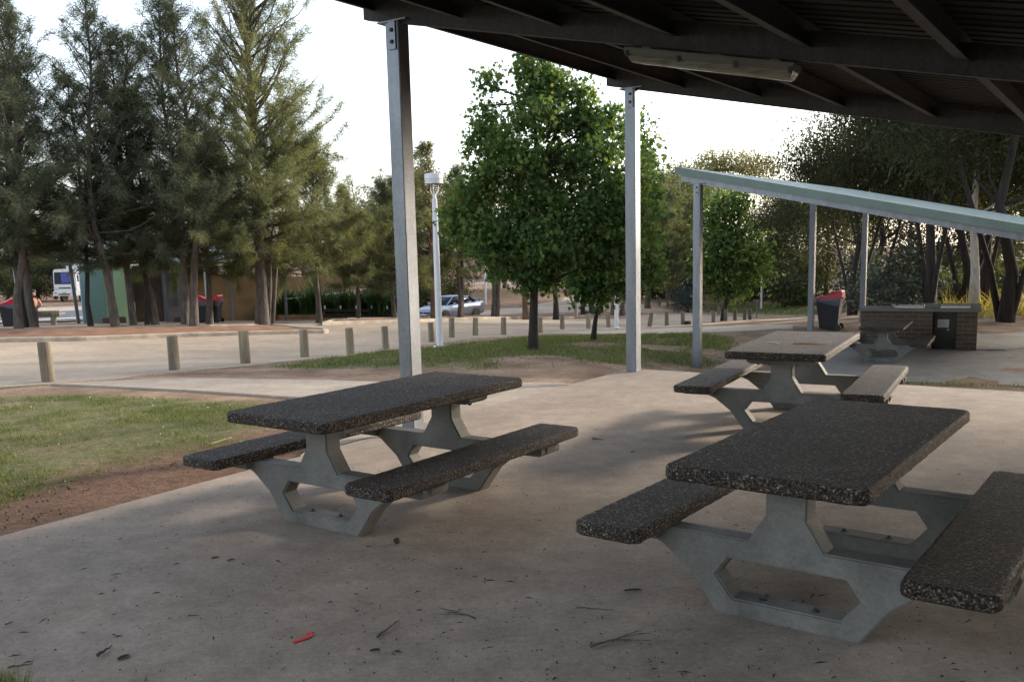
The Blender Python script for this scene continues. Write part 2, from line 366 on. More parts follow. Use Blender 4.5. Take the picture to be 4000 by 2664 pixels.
def grass_amount(x, y):
    g = np.zeros(np.shape(x))
    n = fbm(x, y, 1.1, 3); n2 = fbm(x, y, .35, 9)
    def zone(poly, soft, thr):
        i = inpoly(x, y, poly); e = edge_dist(x, y, poly)
        return np.where(i, np.clip(e/soft, 0, 1), 0)*np.clip((n*.65+n2*.35-thr)*6+.35, 0, 1)
    g = np.maximum(g, zone(G_left, .25, .30)); gm = zone(G_mid, .45, .27)
    for (b, r) in zip(BARE, (1.0, .8, .7, .8)):
        gm = gm*np.clip((np.hypot((x-b[0]), (y-b[1])*.6)-r*.6)/(r*.6), 0, 1)
    g = np.maximum(g, gm); g = np.maximum(g, zone(G_near, .05, .05)); g = np.maximum(g, zone(G_far, 1, .2)); g = np.maximum(g, zone(G_hill, 2, .3)*.8)
    return g
# the ground: one sheet, fine near the camera, reaching past the tree belt
xs = np.unique(np.r_[np.arange(-400, -80, 20), np.arange(-80, -18, 2), np.arange(-18, 16, .3), np.arange(16, 66, 2), np.arange(66, 420, 20)])
ys = np.unique(np.r_[np.arange(-300, -10, 20), np.arange(-10, 3, 1), np.arange(3, 45, .3), np.arange(45, 112, 1), np.arange(112, 520, 20)])
GX, GY = np.meshgrid(xs, ys); GZ = terr(GX, GY)
ROAD = upoly([(-300,935),(0,893),(112,885),(260,872),(400,857),(560,842),(700,827),(806,819),(920,801),(995,791),(1092,778),(1235,770),(1340,762),(1430,757),(1530,752),(1640,745),(1730,737),(1862,736)]) \
     + upoly([(1862,730),(1700,729),(1640,726),(1580,718),(1530,711),(1490,704),(1440,694),(1345,684),(1300,683),(1292,690),(1240,698),(1195,708),(1120,715),(1070,724),(960,728),(850,735),(750,739),(640,747),(560,750),(300,752),(0,752),(-300,770)])
PATH1 = [tuple(onz(u, v, -.05)[:2]) for u, v in [(115,876),(240,866),(420,853.5),(600,855),(765,858),(900,864),(1000,868),(1120,872),(1211,876)]]
PATH1 += [tuple((P2b-E1*.5-N1*.28)[:2]), tuple((P1b-E1*1.2-N1*.25)[:2])] + [tuple(onz(u, v, -.05)[:2]) for u, v in [(860,928),(699,911),(455,890),(227,879)]]
PATH2 = upoly([(1232,768),(1330,764),(1440,758),(1540,755),(1650,752),(1760,749),(1822,748),(1822,758),(1740,762),(1640,766),(1440,768),(1300,769)])
PATH3 = upoly([(1790,703),(1880,705),(1990,704),(1990,709),(1880,710),(1790,706)])
rough = (fbm(GX, GY, .8, 21)-.5)*.05
flat = np.zeros(GX.shape, bool)
for q_ in (ROAD, PATH1, PATH2, PATH3): flat |= inpoly(GX, GY, q_) | (edge_dist(GX, GY, q_) < .45)
rough = np.where(flat, -.02*inpoly(GX, GY, ROAD), rough)
GZ = GZ+rough*(np.abs(GX) < 20)*(GY < 46)
nx, ny = len(xs), len(ys); idx = np.arange(nx*ny).reshape(ny, nx)
GF = np.stack([idx[:-1, :-1], idx[:-1, 1:], idx[1:, 1:], idx[1:, :-1]], -1).reshape(-1, 4)
def ground_material():
    mt, N, L, b = newmat('dry_ground'); co = texc(N, L, world=True)
    at = N.new('ShaderNodeAttribute'); at.attribute_name = 'cover'; sp = N.new('ShaderNodeSeparateColor'); L.new(at.outputs['Color'], sp.inputs[0])
    f = noise(N, L, co, 1.1, 6, .6); f2 = noise(N, L, co, 14, 5, .7); f3 = noise(N, L, co, 60, 3, .6)
    dirt = ramp(N, L, f, [(.3, (.15,.098,.066)), (.5, (.26,.178,.12)), (.7, (.38,.275,.19))])
    dirt = mix(N, L, .6, dirt, ramp(N, L, f2, [(.3, (.28,.28,.28)), (.7, (.72,.72,.72))]), 'OVERLAY')
    grs = ramp(N, L, f2, [(.3, (.075,.08,.035)), (.5, (.11,.12,.05)), (.72, (.20,.175,.095))])
    gm = mth(N, L, 'MULTIPLY', sp.outputs[0], .85)
    col = mix(N, L, gm, dirt, grs)
    mul = ramp(N, L, f2, [(.3, (.085,.042,.028)), (.7, (.18,.10,.065))]); col = mix(N, L, sp.outputs[1], col, mul)
    L.new(col, b.inputs['Base Color']); b.inputs['Roughness'].default_value = .95; b.inputs['Specular IOR Level'].default_value = .15
    n1 = bump(N, L, b, f2, .8, .04); bump(N, L, b, f3, .6, .012, n1); return mt
M['ground'] = ground_material()
ground = npmesh('ground', np.stack([GX.ravel(), GY.ravel(), GZ.ravel()], 1), GF, M['ground'], smooth=True)
ground['kind'] = 'structure'
def set_cover(o, g, mu):
    a = o.data.color_attributes.new('cover', 'FLOAT_COLOR', 'POINT'); n = len(o.data.vertices)
    c = np.zeros((n, 4), np.float32); c[:, 0] = g; c[:, 1] = mu; c[:, 3] = 1; a.data.foreach_set('color', c.ravel())
mu = np.where(inpoly(GX, GY, G_bank), 1., 0.)
mu = np.maximum(mu, np.clip((GY-60)/20, 0, 1)*.6)
_n = (GX-P1b.x)*N1.x+(GY-P1b.y)*N1.y; _e = (GX-P1b.x)*E1.x+(GY-P1b.y)*E1.y
mu = np.maximum(mu, np.where((_e < .2) & (_n < .2), np.clip((_n+1.9)/.7, 0, 1)*.8, 0))    # dark trodden earth along the floor
set_cover(ground, grass_amount(GX, GY).ravel(), mu.ravel())

def drape(name, poly, mat, off, step=1.0, kind='structure', fn=None, skirt=0.0):
    bm = bmesh.new(); vs = [bm.verts.new((x, y, 0)) for x, y in poly]; bm.faces.new(vs)
    bmesh.ops.triangulate(bm, faces=bm.faces[:])
    x0, x1 = min(p[0] for p in poly), max(p[0] for p in poly); y0, y1 = min(p[1] for p in poly), max(p[1] for p in poly)
    for ax, a, b in ((0, x0, x1), (1, y0, y1)):
        k = math.ceil(a/step)*step
        while k < b:
            co = [0, 0, 0]; co[ax] = k; no = [0, 0, 0]; no[ax] = 1
            bmesh.ops.bisect_plane(bm, geom=bm.verts[:]+bm.edges[:]+bm.faces[:], plane_co=co, plane_no=no); k += step
    bm.verts.ensure_lookup_table()
    X = np.array([v.co[:] for v in bm.verts]); Z = (fn or terr)(X[:, 0], X[:, 1])+off
    for v, z in zip(bm.verts, Z): v.co.z = z
    if skirt:
        be = [e for e in bm.edges if e.is_boundary]
        r = bmesh.ops.extrude_edge_only(bm, edges=be)
        for g in r['geom']:
            if isinstance(g, bmesh.types.BMVert): g.co.z -= skirt
    bmesh.ops.recalc_face_normals(bm, faces=bm.faces)
    for f in bm.faces:
        if abs(f.normal.z) > .5 and f.normal.z < 0: f.normal_flip()
    me = bpy.data.meshes.new(name); bm.to_mesh(me); bm.free(); me.materials.append(mat)
    o = bpy.data.objects.new(name, me); COL.objects.link(o)
    if kind: o['kind'] = kind
    return o
def paver_material():
    mt, N, L, b = newmat('brick_pavers')
    g = N.new('ShaderNodeNewGeometry'); mp = N.new('ShaderNodeMapping'); mp.inputs['Rotation'].default_value = (0, 0, R(40)); L.new(g.outputs['Position'], mp.inputs[0])
    br = N.new('ShaderNodeTexBrick'); br.inputs['Scale'].default_value = 1; br.inputs['Brick Width'].default_value = .23; br.inputs['Row Height'].default_value = .115
    br.inputs['Mortar Size'].default_value = .006; br.inputs['Color1'].default_value = (.29,.235,.175,1); br.inputs['Color2'].default_value = (.365,.295,.22,1); br.inputs['Mortar'].default_value = (.22,.16,.12,1)
    L.new(mp.outputs[0], br.inputs['Vector']); co = texc(N, L, world=True); f = noise(N, L, co, .35, 5, .6)
    col = mix(N, L, .55, br.outputs['Color'], ramp(N, L, f, [(.35, (.38,.36,.35)), (.65, (.64,.63,.62))]), 'OVERLAY')
    dust = noise(N, L, co, .8, 5, .65); col = mix(N, L, ramp(N, L, dust, [(.45, (0,0,0)), (.75, (.75,.75,.75))]), col, (.42,.34,.255))
    L.new(col, b.inputs['Base Color']); b.inputs['Roughness'].default_value = .88; bump(N, L, b, br.outputs['Fac'], -.3, .004); return mt
M['paver'] = paver_material()
drape('road', ROAD, M['paver'], .008, 1.0, skirt=.1)
drape('footpath', PATH1, M['path'], .03, .6, fn=lambda x, y: np.minimum(terr(x, y), -.045), skirt=.1)
drape('footpath', PATH2, M['path'], .025, 1.0, skirt=.1)
drape('footpath', PATH3, M['path'], .02, 1.0, skirt=.1)
# asphalt parking road behind the paved area, with its lines
ASPH = upoly([(-300,752),(0,745),(150,741),(250,736),(330,733),(330,708),(150,717),(0,725),(-300,735)])
drape('asphalt_road', ASPH, M['asphalt'], .06, 1.0)
for nm, pts in (('road_marking', [(-200,752),(50,741.5),(140,736.2),(250,730.5),(250,729),(140,734.6),(50,739.8),(-200,750)]),
                ('road_marking', [(118,725.5),(150,723.3),(150,722.2),(118,724.3)])):
    drape(nm, upoly(pts), M['linewhite'], .075, 1.0)
APR = upoly([(-300,735),(0,724),(150,716.5),(330,707),(330,700),(200,703),(0,714),(-300,722)])
drape('pavement', APR, M['path'], .05, 1.0)

M['slab2'] = concrete('shaded_platform_concrete', (.20,.18,.165), (.25,.23,.21), (.30,.275,.25))  # shade under the second roof put into a darker, greyer concrete colour
# concrete platforms
def slab_box(name, poly, z0, z1, mat):
    mb = MB(); n = len(poly)
    mb.add([(x, y, z0) for x, y in poly]+[(x, y, z1) for x, y in poly], [tuple(range(n)), tuple(reversed(range(n, 2*n)))]+[(i, (i+1) % n, (i+1) % n+n, i+n) for i in range(n)])
    o = mb.build(name, mat, bevel=.012); o['kind'] = 'structure'; return o
def loc2(P, e, n, a, b): q = P+e*a+n*b; return (q.x, q.y)
slab_box('concrete_floor', [loc2(P2b, E1, N1, .22, -.16), loc2(P2b, E1, N1, .22, 9.5), loc2(P2b, E1, N1, -9.41, 9.5), loc2(P2b, E1, N1, -9.41, -.16)], -.95, 0, M['slab'])
Z2 = -.85
PL2 = [tuple(onz(u, v, Z2)[:2]) for u, v in [(1815,868),(1890,757.5),(1980,743.5),(2190,748.5),(2420,750)]]+[(20, 25), (18, 13.5)]+[tuple(onz(u, v, Z2)[:2]) for u, v in [(2420,889),(2080,877)]]
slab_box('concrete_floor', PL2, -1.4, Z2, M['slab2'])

# kerbed planting islands
def island(pts, kh=.14, kw=.17):
    poly = upoly(pts)
    # order, then ring of kerb
    ctr = np.mean(poly, 0)
    inner = []
    n = len(poly)
    area = sum(poly[i][0]*poly[(i+1) % n][1]-poly[(i+1) % n][0]*poly[i][1] for i in range(n))
    sg = 1 if area > 0 else -1
    for i in range(n):
        a = Vector(poly[i-1]); b = Vector(poly[i]); c = Vector(poly[(i+1) % n])
        d1 = (b-a).normalized(); d2 = (c-b).normalized(); n1 = Vector((-d1.y, d1.x))*sg; n2 = Vector((-d2.y, d2.x))*sg
        m_ = (n1+n2).normalized(); k = kw/max(.4, m_.dot(n1)); inner.append(tuple(b+m_*k))
    mb = MB()
    def dens(p, q): return max(1, int((Vector(q)-Vector(p)).length/1.0))
    oo, ii = [], []
    for i in range(n):
        k = dens(poly[i], poly[(i+1) % n])
        for j in range(k):
            t = j/k; oo.append(tuple(np.array(poly[i])*(1-t)+np.array(poly[(i+1) % n])*t)); ii.append(tuple(np.array(inner[i])*(1-t)+np.array(inner[(i+1) % n])*t))
    m2 = len(oo); vs = []
    for (x, y), (p, q) in zip(oo, ii):
        z = tz(x, y); vs += [(x, y, z-.2), (x, y, z+kh-.02), (x*.88+p*.12, y*.88+q*.12, z+kh), (p, q, z+kh), (p, q, z-.2)]
    fs = []
    for i in range(m2):
        for k in range(4):
            a = i*5+k; b = ((i+1) % m2)*5+k; fs.append((a, b, b+1, a+1))
    mb.add(vs, fs); k = mb.build('kerb', M['kerb']); k['kind'] = 'structure'
    hm = .16
    def fn(x, y): return terr(x, y)+.08+np.clip(edge_dist(x, y, inner)/2.0, 0, 1)*hm+(fbm(x, y, .7, 5)-.5)*.06
    o = drape('planting_bed', inner, M['mulch'], 0, .5, fn=fn)
    return poly
ISL1 = island([(-350,797),(0,788.5),(200,785),(420,776.5),(600,771),(700,768.5),(745,768),(756,766),(752,762.5),(700,760),(620,752),(560,754),(480,755),(300,758),(0,764),(-350,775)])
ISL2 = island([(741,749),(830,745.5),(918,742.5),(1000,739.5),(1110,735.5),(1200,734.5),(1320,733.5),(1443,733),(1490,731),(1507,727.5),(1500,724),(1470,721),(1400,720),(1330,722),(1260,724),(1180,726),(1100,729.5),(1000,733.5),(900,737.5),(820,739),(760,741)])

# ---------------------------------------------------------------- shelters
SL = .2175
def Mfr(P, e, n):        # local x = n (down the fall), y = e (along the eave), z up
    m = Matrix.Identity(4)
    for i in range(3): m[i][0] = n[i]; m[i][1] = e[i]; m[i][3] = P[i]
    m[2][2] = 1; return m
def shelter(name, label, P, e, n, post_h, rafters, y0, y1, depth, gz, posts, sheet_under, low=True, top=.30, rmat=None):
    """P: foot of the front high post; rafters: positions along e; roof from n = -0.4 down to depth."""
    T = thing(name, label, 'shelter', P)
    T.matrix_world = Mfr(P, e, n)
    zr = post_h                      # underside of rafter at n=0
    RD, RW = .20, .09
    def zz(x): return zr-SL*x
    sp = Matrix(((1,0,0,0),(0,1,0,0),(-SL,0,1,0),(0,0,0,1)))   # shear so that boxes follow the roof fall
    for y in rafters:
        m = MB()
        # C section: web plus two flanges
        m.box((-.36, y-.0375, zr), (depth-.3, y+.0375, zr+.012), sp)
        m.box((-.36, y-.0375, zr+.0125), (depth-.3, y-.022, zr+RD-.012), sp)
        m.box((-.36, y-.0375, zr+RD-.0115), (depth-.3, y+.0375, zr+RD), sp)
        m.box((-.36, y+.025, zr+.0125), (depth-.3, y+.0375, zr+.035), sp)
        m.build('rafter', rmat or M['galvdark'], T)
    # purlins between the rafters, along e
    px = -.30; k = 0
    while px < depth-.2:
        m = MB(); zb = zr+top-.20; zt = zr+top-.03
        m.box((px, y0+.05, zb), (px+.012, y1-.05, zt), sp)
        m.box((px, y0+.05, zb-.012), (px+.075, y1-.05, zb-.0005), sp)
        m.box((px-.063, y0+.05, zt+.0005), (px+.012, y1-.05, zt+.012), sp)
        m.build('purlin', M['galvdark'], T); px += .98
    # corrugated sheeting, ribs run down the fall
    m = MB(); nrib = int((y1-y0)/.19); dy = (y1-y0)/nrib; ys_ = []; 
    for i in range(nrib):
        a = y0+i*dy; ys_ += [(a, 0), (a+dy*.62, 0), (a+dy*.72, .028), (a+dy*.9, .028)]
    ys_.append((y1, 0)); vs = []
    x0, x1 = -.42, depth
    for (y, h) in ys_:
        for x in (x0, x1):
            vs.append((x, y, zz(x)+top-.0+h)); vs.append((x, y, zz(x)+top-.012+h))
    fs = []
    for i in range(len(ys_)-1):
        a = i*4; b = a+4
        fs += [(a, b, b+2, a+2), (a+1, a+3, b+3, b+1), (a, a+1, b+1, b), (a+2, b+2, b+3, a+3)]
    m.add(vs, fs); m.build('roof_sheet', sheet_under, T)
    # folded fascia and barge cappings
    m = MB(); zf = zr+top-.12; fh = .15
    m.box((-.47, y0-.04, zf), (-.44, y1+.04, zf+fh), sp); m.box((-.439, y0-.04, zf+fh-.02), (-.25, y1+.04, zf+fh), sp); m.build('fascia', M['roofgreen'], T)
    for y, s in ((y0, -1), (y1, 1)):
        m = MB(); a, b = (y-.045, y-.015) if s < 0 else (y+.015, y+.045)
        m.box((-.438, a, zf), (depth+.02, b, zf+fh), sp)
        a, b = (y-.0145, y+.16) if s < 0 else (y-.16, y+.0145)
        m.box((-.438, a, zf+fh-.017), (depth+.02, b, zf+fh), sp); m.build('barge_capping', M['roofgreen'] if rmat else M['galvdark'], T)  # main shelter's barge: backlit shade put into its dark colour
    # posts with top cleats and bolts
    for (x, y, zb) in posts:
        m = MB(); hw = .075; zt = zz(x)+.004
        m.box((x-hw, y-hw, zb), (x+hw, y+hw, zt)); p = m.build('post', M['galv'], T, bevel=.006)
        m = MB(); m.box((x-.03, y-hw-.014, zt-.24), (x+.05, y-hw-.002, zt-.002)); m.box((x-.16, y-hw-.014, zt-.0015), (x+.17, y+hw, zt+.010), sp if False else None)
        m.build('cleat', M['galv'], p)
        for zz_ in (zt-.075, zt-.175):
            m = MB(); c = Matrix.Translation((x+.01, y-hw-.0135, zz_)) @ Matrix.Rotation(math.pi/2, 4, 'X')
            q = MB(); q.lathe([(.019, 0), (.019, .011), (.012, .012), (.012, .018)], 6); m.add([tuple(c @ Vector(v)) for v in q.v], q.f); m.build('bolt', M['bolt'], p)
    return T
SH1 = shelter('picnic_shelter', 'large grey steel picnic shelter over the tables, with a dark sloping roof', P1b, E1, N1, 3.70,
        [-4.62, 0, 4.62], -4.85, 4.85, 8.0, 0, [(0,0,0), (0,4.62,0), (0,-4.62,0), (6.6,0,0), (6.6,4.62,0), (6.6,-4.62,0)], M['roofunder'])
P3b = Vector((3.83, 18.8, Z2)); E2, N2 = frame(36.0)
M['fadedroof'] = mottled('sun_faded_roof_sheet', (.28,.34,.31), (.38,.43,.40), 2, .35, bmp=0)
_p4 = atY(1829, 753, 25.8); _p5 = atY(1982, 742, 28.3)
def l2(p):
    d = Vector(p)-P3b; return (d.dot(N2), d.dot(E2), 0)
SH2 = shelter('barbecue_shelter', 'pale green roofed steel shelter standing over the brick barbecue', P3b, E2, N2, 3.72,
        [0, 4.6, 9.2], -.05, 12.2, 7.4, 0, [(0,0,0), (max(-.3,l2(_p4)[0]),l2(_p4)[1],0), (l2(_p5)[0],l2(_p5)[1],0), (6.5,.0,0), (6.5,9.2,0)], M['fadedroof'], top=.235, rmat=M['galv'])
# the strip light under the middle rafter
T = thing('strip_light', 'unlit fluorescent strip light with clear ribbed cover, under the shelter roof', 'ceiling light')
T.matrix_world = Mfr(P1b, E1, N1)
spm = Matrix(((1,0,0,0),(0,1,0,0),(-SL,0,1,0),(0,0,0,1)))
zl = 3.70
m = MB(); m.box((2.30,-.085,zl-.075),(3.60,.075,zl-.022), spm); m.box((2.42,-.03,zl-.022),(2.50,.03,zl-.001), spm); m.box((3.40,-.03,zl-.022),(3.48,.03,zl-.001), spm)
m.build('housing', mottled('grey_fitting_plastic', (.11,.105,.085), (.15,.145,.12), 4, .5, bmp=0), T, bevel=.008)
def covermat():
    mt, N, L, b = newmat('ribbed_clear_cover'); co = texc(N, L, (1,1,1)); f = noise(N, L, texc(N, L, (2, 60, 30)), 1.2, 2)
    b.inputs['Base Color'].default_value = (.52,.53,.46,1); b.inputs['Roughness'].default_value = .16; b.inputs['Transmission Weight'].default_value = .35; b.inputs['IOR'].default_value = 1.5
    L.new(ramp(N, L, f, [(.3, (.20,.20,.155)), (.7, (.42,.42,.35))]), b.inputs['Base Color']); bump(N, L, b, f, .6, .01); return mt
m = MB()
prof = [(-.075,-.0755),(.065,-.0755),(.048,-.122),(.025,-.134),(-.035,-.134),(-.058,-.122)]
vs = [(x, y, zl+z-SL*x) for x in (2.315, 3.585) for y, z in prof]; k = len(prof)
for j in range(k):     # taper the ends
    y, z = prof[j]
    vs[j] = (2.315+max(0, -z-.08)*.6, y, zl+z-SL*2.315); vs[k+j] = (3.585-max(0, -z-.08)*.6, y, zl+z-SL*3.585)
m.add(vs, [tuple(range(k)), tuple(reversed(range(k, 2*k)))]+[(i, (i+1) % k, (i+1) % k+k, i+k) for i in range(k)])
m.build('cover', covermat(), T, bevel=.004)
for x in (2.33, 2.75, 3.18, 3.57): m = MB(); m.box((x-.012,-.092,zl-.095),(x+.012,-.0855,zl-.05), spm); m.build('clip', M['galvdark'], T)

# ---------------------------------------------------------------- picnic tables
TL, TW, TT, TH = 2.0, .86, .066, .76
def rslab(cx, cy, z, L_, W_, t, seed):
    """rounded slab, slightly rough edge; x = across, y = along"""
    rs = np.random.RandomState(seed); r = .05; pts = []
    for (sx, sy, a0) in ((1,1,0),(-1,1,90),(-1,-1,180),(1,-1,270)):
        for k in range(5):
            a = R(a0+k*22.5); pts.append((cx+sx*(W_/2-r)+r*math.cos(a), cy+sy*(L_/2-r)+r*math.sin(a)))
    out = []
    for i, p in enumerate(pts):
        q = pts[(i+1) % len(pts)]; d = math.hypot(q[0]-p[0], q[1]-p[1]); k = max(1, int(d/.03))
        for j in range(k):
            t_ = j/k; out.append((p[0]*(1-t_)+q[0]*t_, p[1]*(1-t_)+q[1]*t_))
    n = len(out); c = np.array(out); o = np.array([cx, cy])
    nrm = np.roll(c, -1, 0)-np.roll(c, 1, 0); nrm = np.stack([nrm[:,1], -nrm[:,0]], 1); nrm /= np.linalg.norm(nrm, axis=1)[:,None]
    rings = []
    for (ins, zz) in ((.012, 0), (.0, .01), (0, t*.35), (0, t*.7), (.003, t-.012), (.009, t-.003), (.02, t)):
        j = rs.uniform(-.0022, .0022, n)
        rings.append(np.c_[c-nrm*(ins+j)[:,None], np.full(n, z+zz)+rs.uniform(-.0012, .0012, n)])
    V = np.concatenate(rings).tolist(); Fc = []
    for a in range(len(rings)-1):
        for i in range(n): Fc.append((a*n+i, a*n+(i+1) % n, (a+1)*n+(i+1) % n, (a+1)*n+i))
    Fc.append(tuple(reversed(range(n)))); Fc.append(tuple(range((len(rings)-1)*n, len(rings)*n)))
    m = MB(); m.add(V, Fc); return m
def frame_mb(y0, y1):
    # outline in (x, z): flared foot, bench arms, flared pedestal, six sided hole
    half = [(.325,0),(.455,.175),(.60,.285),(.70,.325),(.90,.335),(.91,.371),(.175,.371),(.093,.50),(.093,.62)]
    outer = half+[(-x, z) for x, z in reversed(half)]
    hole = [(.245,.085),(.325,.185),(.265,.270),(-.265,.270),(-.325,.185),(-.245,.085)]
    bm = bmesh.new()
    vo = [bm.verts.new((x, y0, z)) for x, z in outer]; vh = [bm.verts.new((x, y0, z)) for x, z in hole]
    eo = [bm.edges.new((vo[i], vo[(i+1) % len(vo)])) for i in range(len(vo))]; eh = [bm.edges.new((vh[i], vh[(i+1) % 6])) for i in range(6)]
    r = bmesh.ops.triangle_fill(bm, edges=eo+eh, use_beauty=True)
    bmesh.ops.dissolve_limit(bm, angle_limit=.01, verts=bm.verts[:], edges=[e for e in bm.edges if not e.is_boundary])
    fs = bm.faces[:]; g = bmesh.ops.extrude_face_region(bm, geom=fs)
    for v in g['geom']:
        if isinstance(v, bmesh.types.BMVert): v.co.y = y1
    bmesh.ops.recalc_face_normals(bm, faces=bm.faces)
    es = [e for e in bm.edges if len(e.link_faces) == 2 and e.calc_face_angle(0) > .9 and abs((e.verts[0].co-e.verts[1].co).y) < .01]
    bmesh.ops.bevel(bm, geom=es, offset=.008, segments=2, affect='EDGES', clamp_overlap=True)
    me = bpy.data.meshes.new('frame'); bm.to_mesh(me); bm.free(); me.materials.append(M['precast']); return me
def make_table(x, y, z, yaw, label, seed):
    T = thing('picnic_table', label, 'picnic table', (x, y, z), -yaw, 'precast concrete picnic tables')
    rslab(0, 0, TH-TT, TL, TW, TT, seed).build('table_top', M['agg'], T)
    for s in (-1, 1):
        rslab(s*.722, 0, .4375-.066, 2.01, .345, .066, seed+s).build('bench', M['agg'], T)
    for (a, b) in ((-.665, -.545), (.545, .665)):
        me = frame_mb(a, b); o = bpy.data.objects.new('frame', me); COL.objects.link(o); o.parent = T
        m = MB(); c = (a+b)/2
        m.prism([(-.30,.640),(-.26,.622),(.26,.622),(.30,.640),(.30,.6935),(-.30,.6935)], c-.11, c+.11); m.build('top_bearer', M['precast'], T, bevel=.005)
        for s in (-1, 1):
            m = MB(); m.prism([(s*.60,.318),(s*.88,.318),(s*.895,.333),(s*.895,.3705),(s*.60,.3705)], c-.115, c+.115); m.build('bench_bearer', M['precast'], T, bevel=.005)
            m = MB(); q = MB(); q.lathe([(.02,0),(.02,.004),(.010,.006),(.010,.016)], 8)
            m.add([(v[0]+s*.12, v[1]+c, v[2]+.0845) for v in q.v], q.f); m.build('anchor_bolt', M['bolt'], o)
        for s in (-1, 1):
            for dx in (.12, .22):
                m = MB(); q = MB(); q.lathe([(.012,-.02),(.016,-.012),(.016,0)], 8); m.add([(v[0]+s*dx, v[1]+c, v[2]+.6215) for v in q.v], q.f); m.build('bolt_head', M['bolt'], T)
    return T
make_table(-.831, 6.07, 0, .61, 'dark pebble-topped picnic table nearest the grass, left of the others', 3)
make_table(1.579, 4.417, 0, .639, 'dark pebble-topped picnic table nearest the camera, largest in view', 13)
make_table(2.709, 8.654, 0, .499, 'pebble-topped picnic table with sunlit pinkish top, standing behind the nearest table', 23)
make_table(8.02, 19.55, Z2, .50, 'shaded picnic table standing in front of the brick barbecue', 33)

# ---------------------------------------------------------------- barbecue
def brickmat():
    mt, N, L, b = newmat('brown_brick'); tc = N.new('ShaderNodeTexCoord')
    sx = N.new('ShaderNodeSeparateXYZ'); L.new(tc.outputs['Object'], sx.inputs[0]); cb = N.new('ShaderNodeCombineXYZ')
    L.new(mth(N, L, 'ADD', sx.outputs[0], sx.outputs[1]), cb.inputs[0]); L.new(sx.outputs[2], cb.inputs[1])
    br = N.new('ShaderNodeTexBrick'); br.inputs['Scale'].default_value = 1; br.inputs['Brick Width'].default_value = .30; br.inputs['Row Height'].default_value = .10; br.inputs['Mortar Size'].default_value = .006
    br.inputs['Color1'].default_value = (.07,.045,.033,1); br.inputs['Color2'].default_value = (.10,.068,.05,1); br.inputs['Mortar'].default_value = (.17,.145,.11,1)
    L.new(cb.outputs[0], br.inputs['Vector']); co = texc(N, L); f = noise(N, L, co, 30, 4)
    col = mix(N, L, .4, br.outputs['Color'], ramp(N, L, f, [(.3, (.35,.35,.35)), (.7, (.7,.7,.7))]), 'OVERLAY')
    L.new(col, b.inputs['Base Color']); b.inputs['Roughness'].default_value = .85; bump(N, L, b, br.outputs['Fac'], -.6, .006); return mt
M['brick'] = brickmat()
M['benchtop'] = mottled('smooth_concrete_top', (.12,.118,.115), (.17,.167,.16), 3, .6, bmp=.1)
M['steel'] = plain('stainless_steel', (.42,.43,.44), .25, .85)
M['plate'] = plain('blackened_hotplate', (.03,.03,.03), .35, .4)
a = onz(2000, 806, Z2); b_ = onz(2244, 806.5, Z2)
bb = Vector((b_[0], b_[1], Z2))
T = thing('brick_barbecue', 'brown brick barbecue counter with two hotplates under the green-roofed shelter', 'barbecue', bb)
e3, n3 = frame(27.0)           # n3 = along the front towards the right, e3 = away
T.matrix_world = Mfr(bb, e3, n3)
LB = 2.46; DB = .78; HB = .87
m = MB(); m.box((-LB, 0, 0), (-.92, DB, HB)); m.build('left_brick_body', M['brick'], T)
m = MB(); m.box((-.42, 0, 0), (0, DB, HB)); m.build('right_brick_body', M['brick'], T)
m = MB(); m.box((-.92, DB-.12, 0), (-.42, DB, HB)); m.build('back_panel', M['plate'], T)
m = MB(); m.box((-1.35, DB+.004, 0), (-.02, DB+1.15, HB)); m.build('rear_brick_body', M['brick'], T)
m = MB(); m.prism([(-LB-.05, HB+.002), (.06, HB+.002), (.06, HB+.07), (-LB-.05, HB+.07)], -.06, DB+.05); m.build('counter_top', M['benchtop'], T, bevel=.008)
m = MB(); m.box((-1.42, DB+.052, HB+.002), (.06, DB+1.2, HB+.07)); m.build('rear_counter_top', M['benchtop'], T, bevel=.008)
for nm, (x, y) in (('hotplate', (-1.75, .12)), ('hotplate', (-.78, .16))):
    m = MB(); z = HB+.071
    m.box((x, y, z), (x+.62, y+.05, z+.045)); m.box((x, y+.45, z), (x+.62, y+.5, z+.045)); m.box((x, y+.0505, z), (x+.05, y+.4495, z+.045)); m.box((x+.57, y+.0505, z), (x+.62, y+.4495, z+.045))
    h = m.build('hotplate', M['steel'], T, bevel=.006)
    m = MB(); m.box((x+.052, y+.052, z), (x+.568, y+.448, z+.012)); m.build('cooking_surface', M['plate'], h)
m = MB(); m.box((-.83, .478, .47), (-.59, .498, .66)); m.build('control_panel', M['white'], T)
m = MB(); m.lathe([(.028,0),(.028,.02),(.02,.03)], 12, (0,0,0)); 
mm = Matrix.Translation((-.60, .497, .42)) @ Matrix.Rotation(math.pi/2, 4, 'X'); m.v = [tuple(mm @ Vector(v)) for v in m.v]; m.build('push_button', M['steel'], T)
m = MB(); m.box((-.9, .50, 0.0), (-.43, .519, HB)); m.build('opening_shadow_board', M['plate'], T)  # dark sheet put in for the shade inside the opening
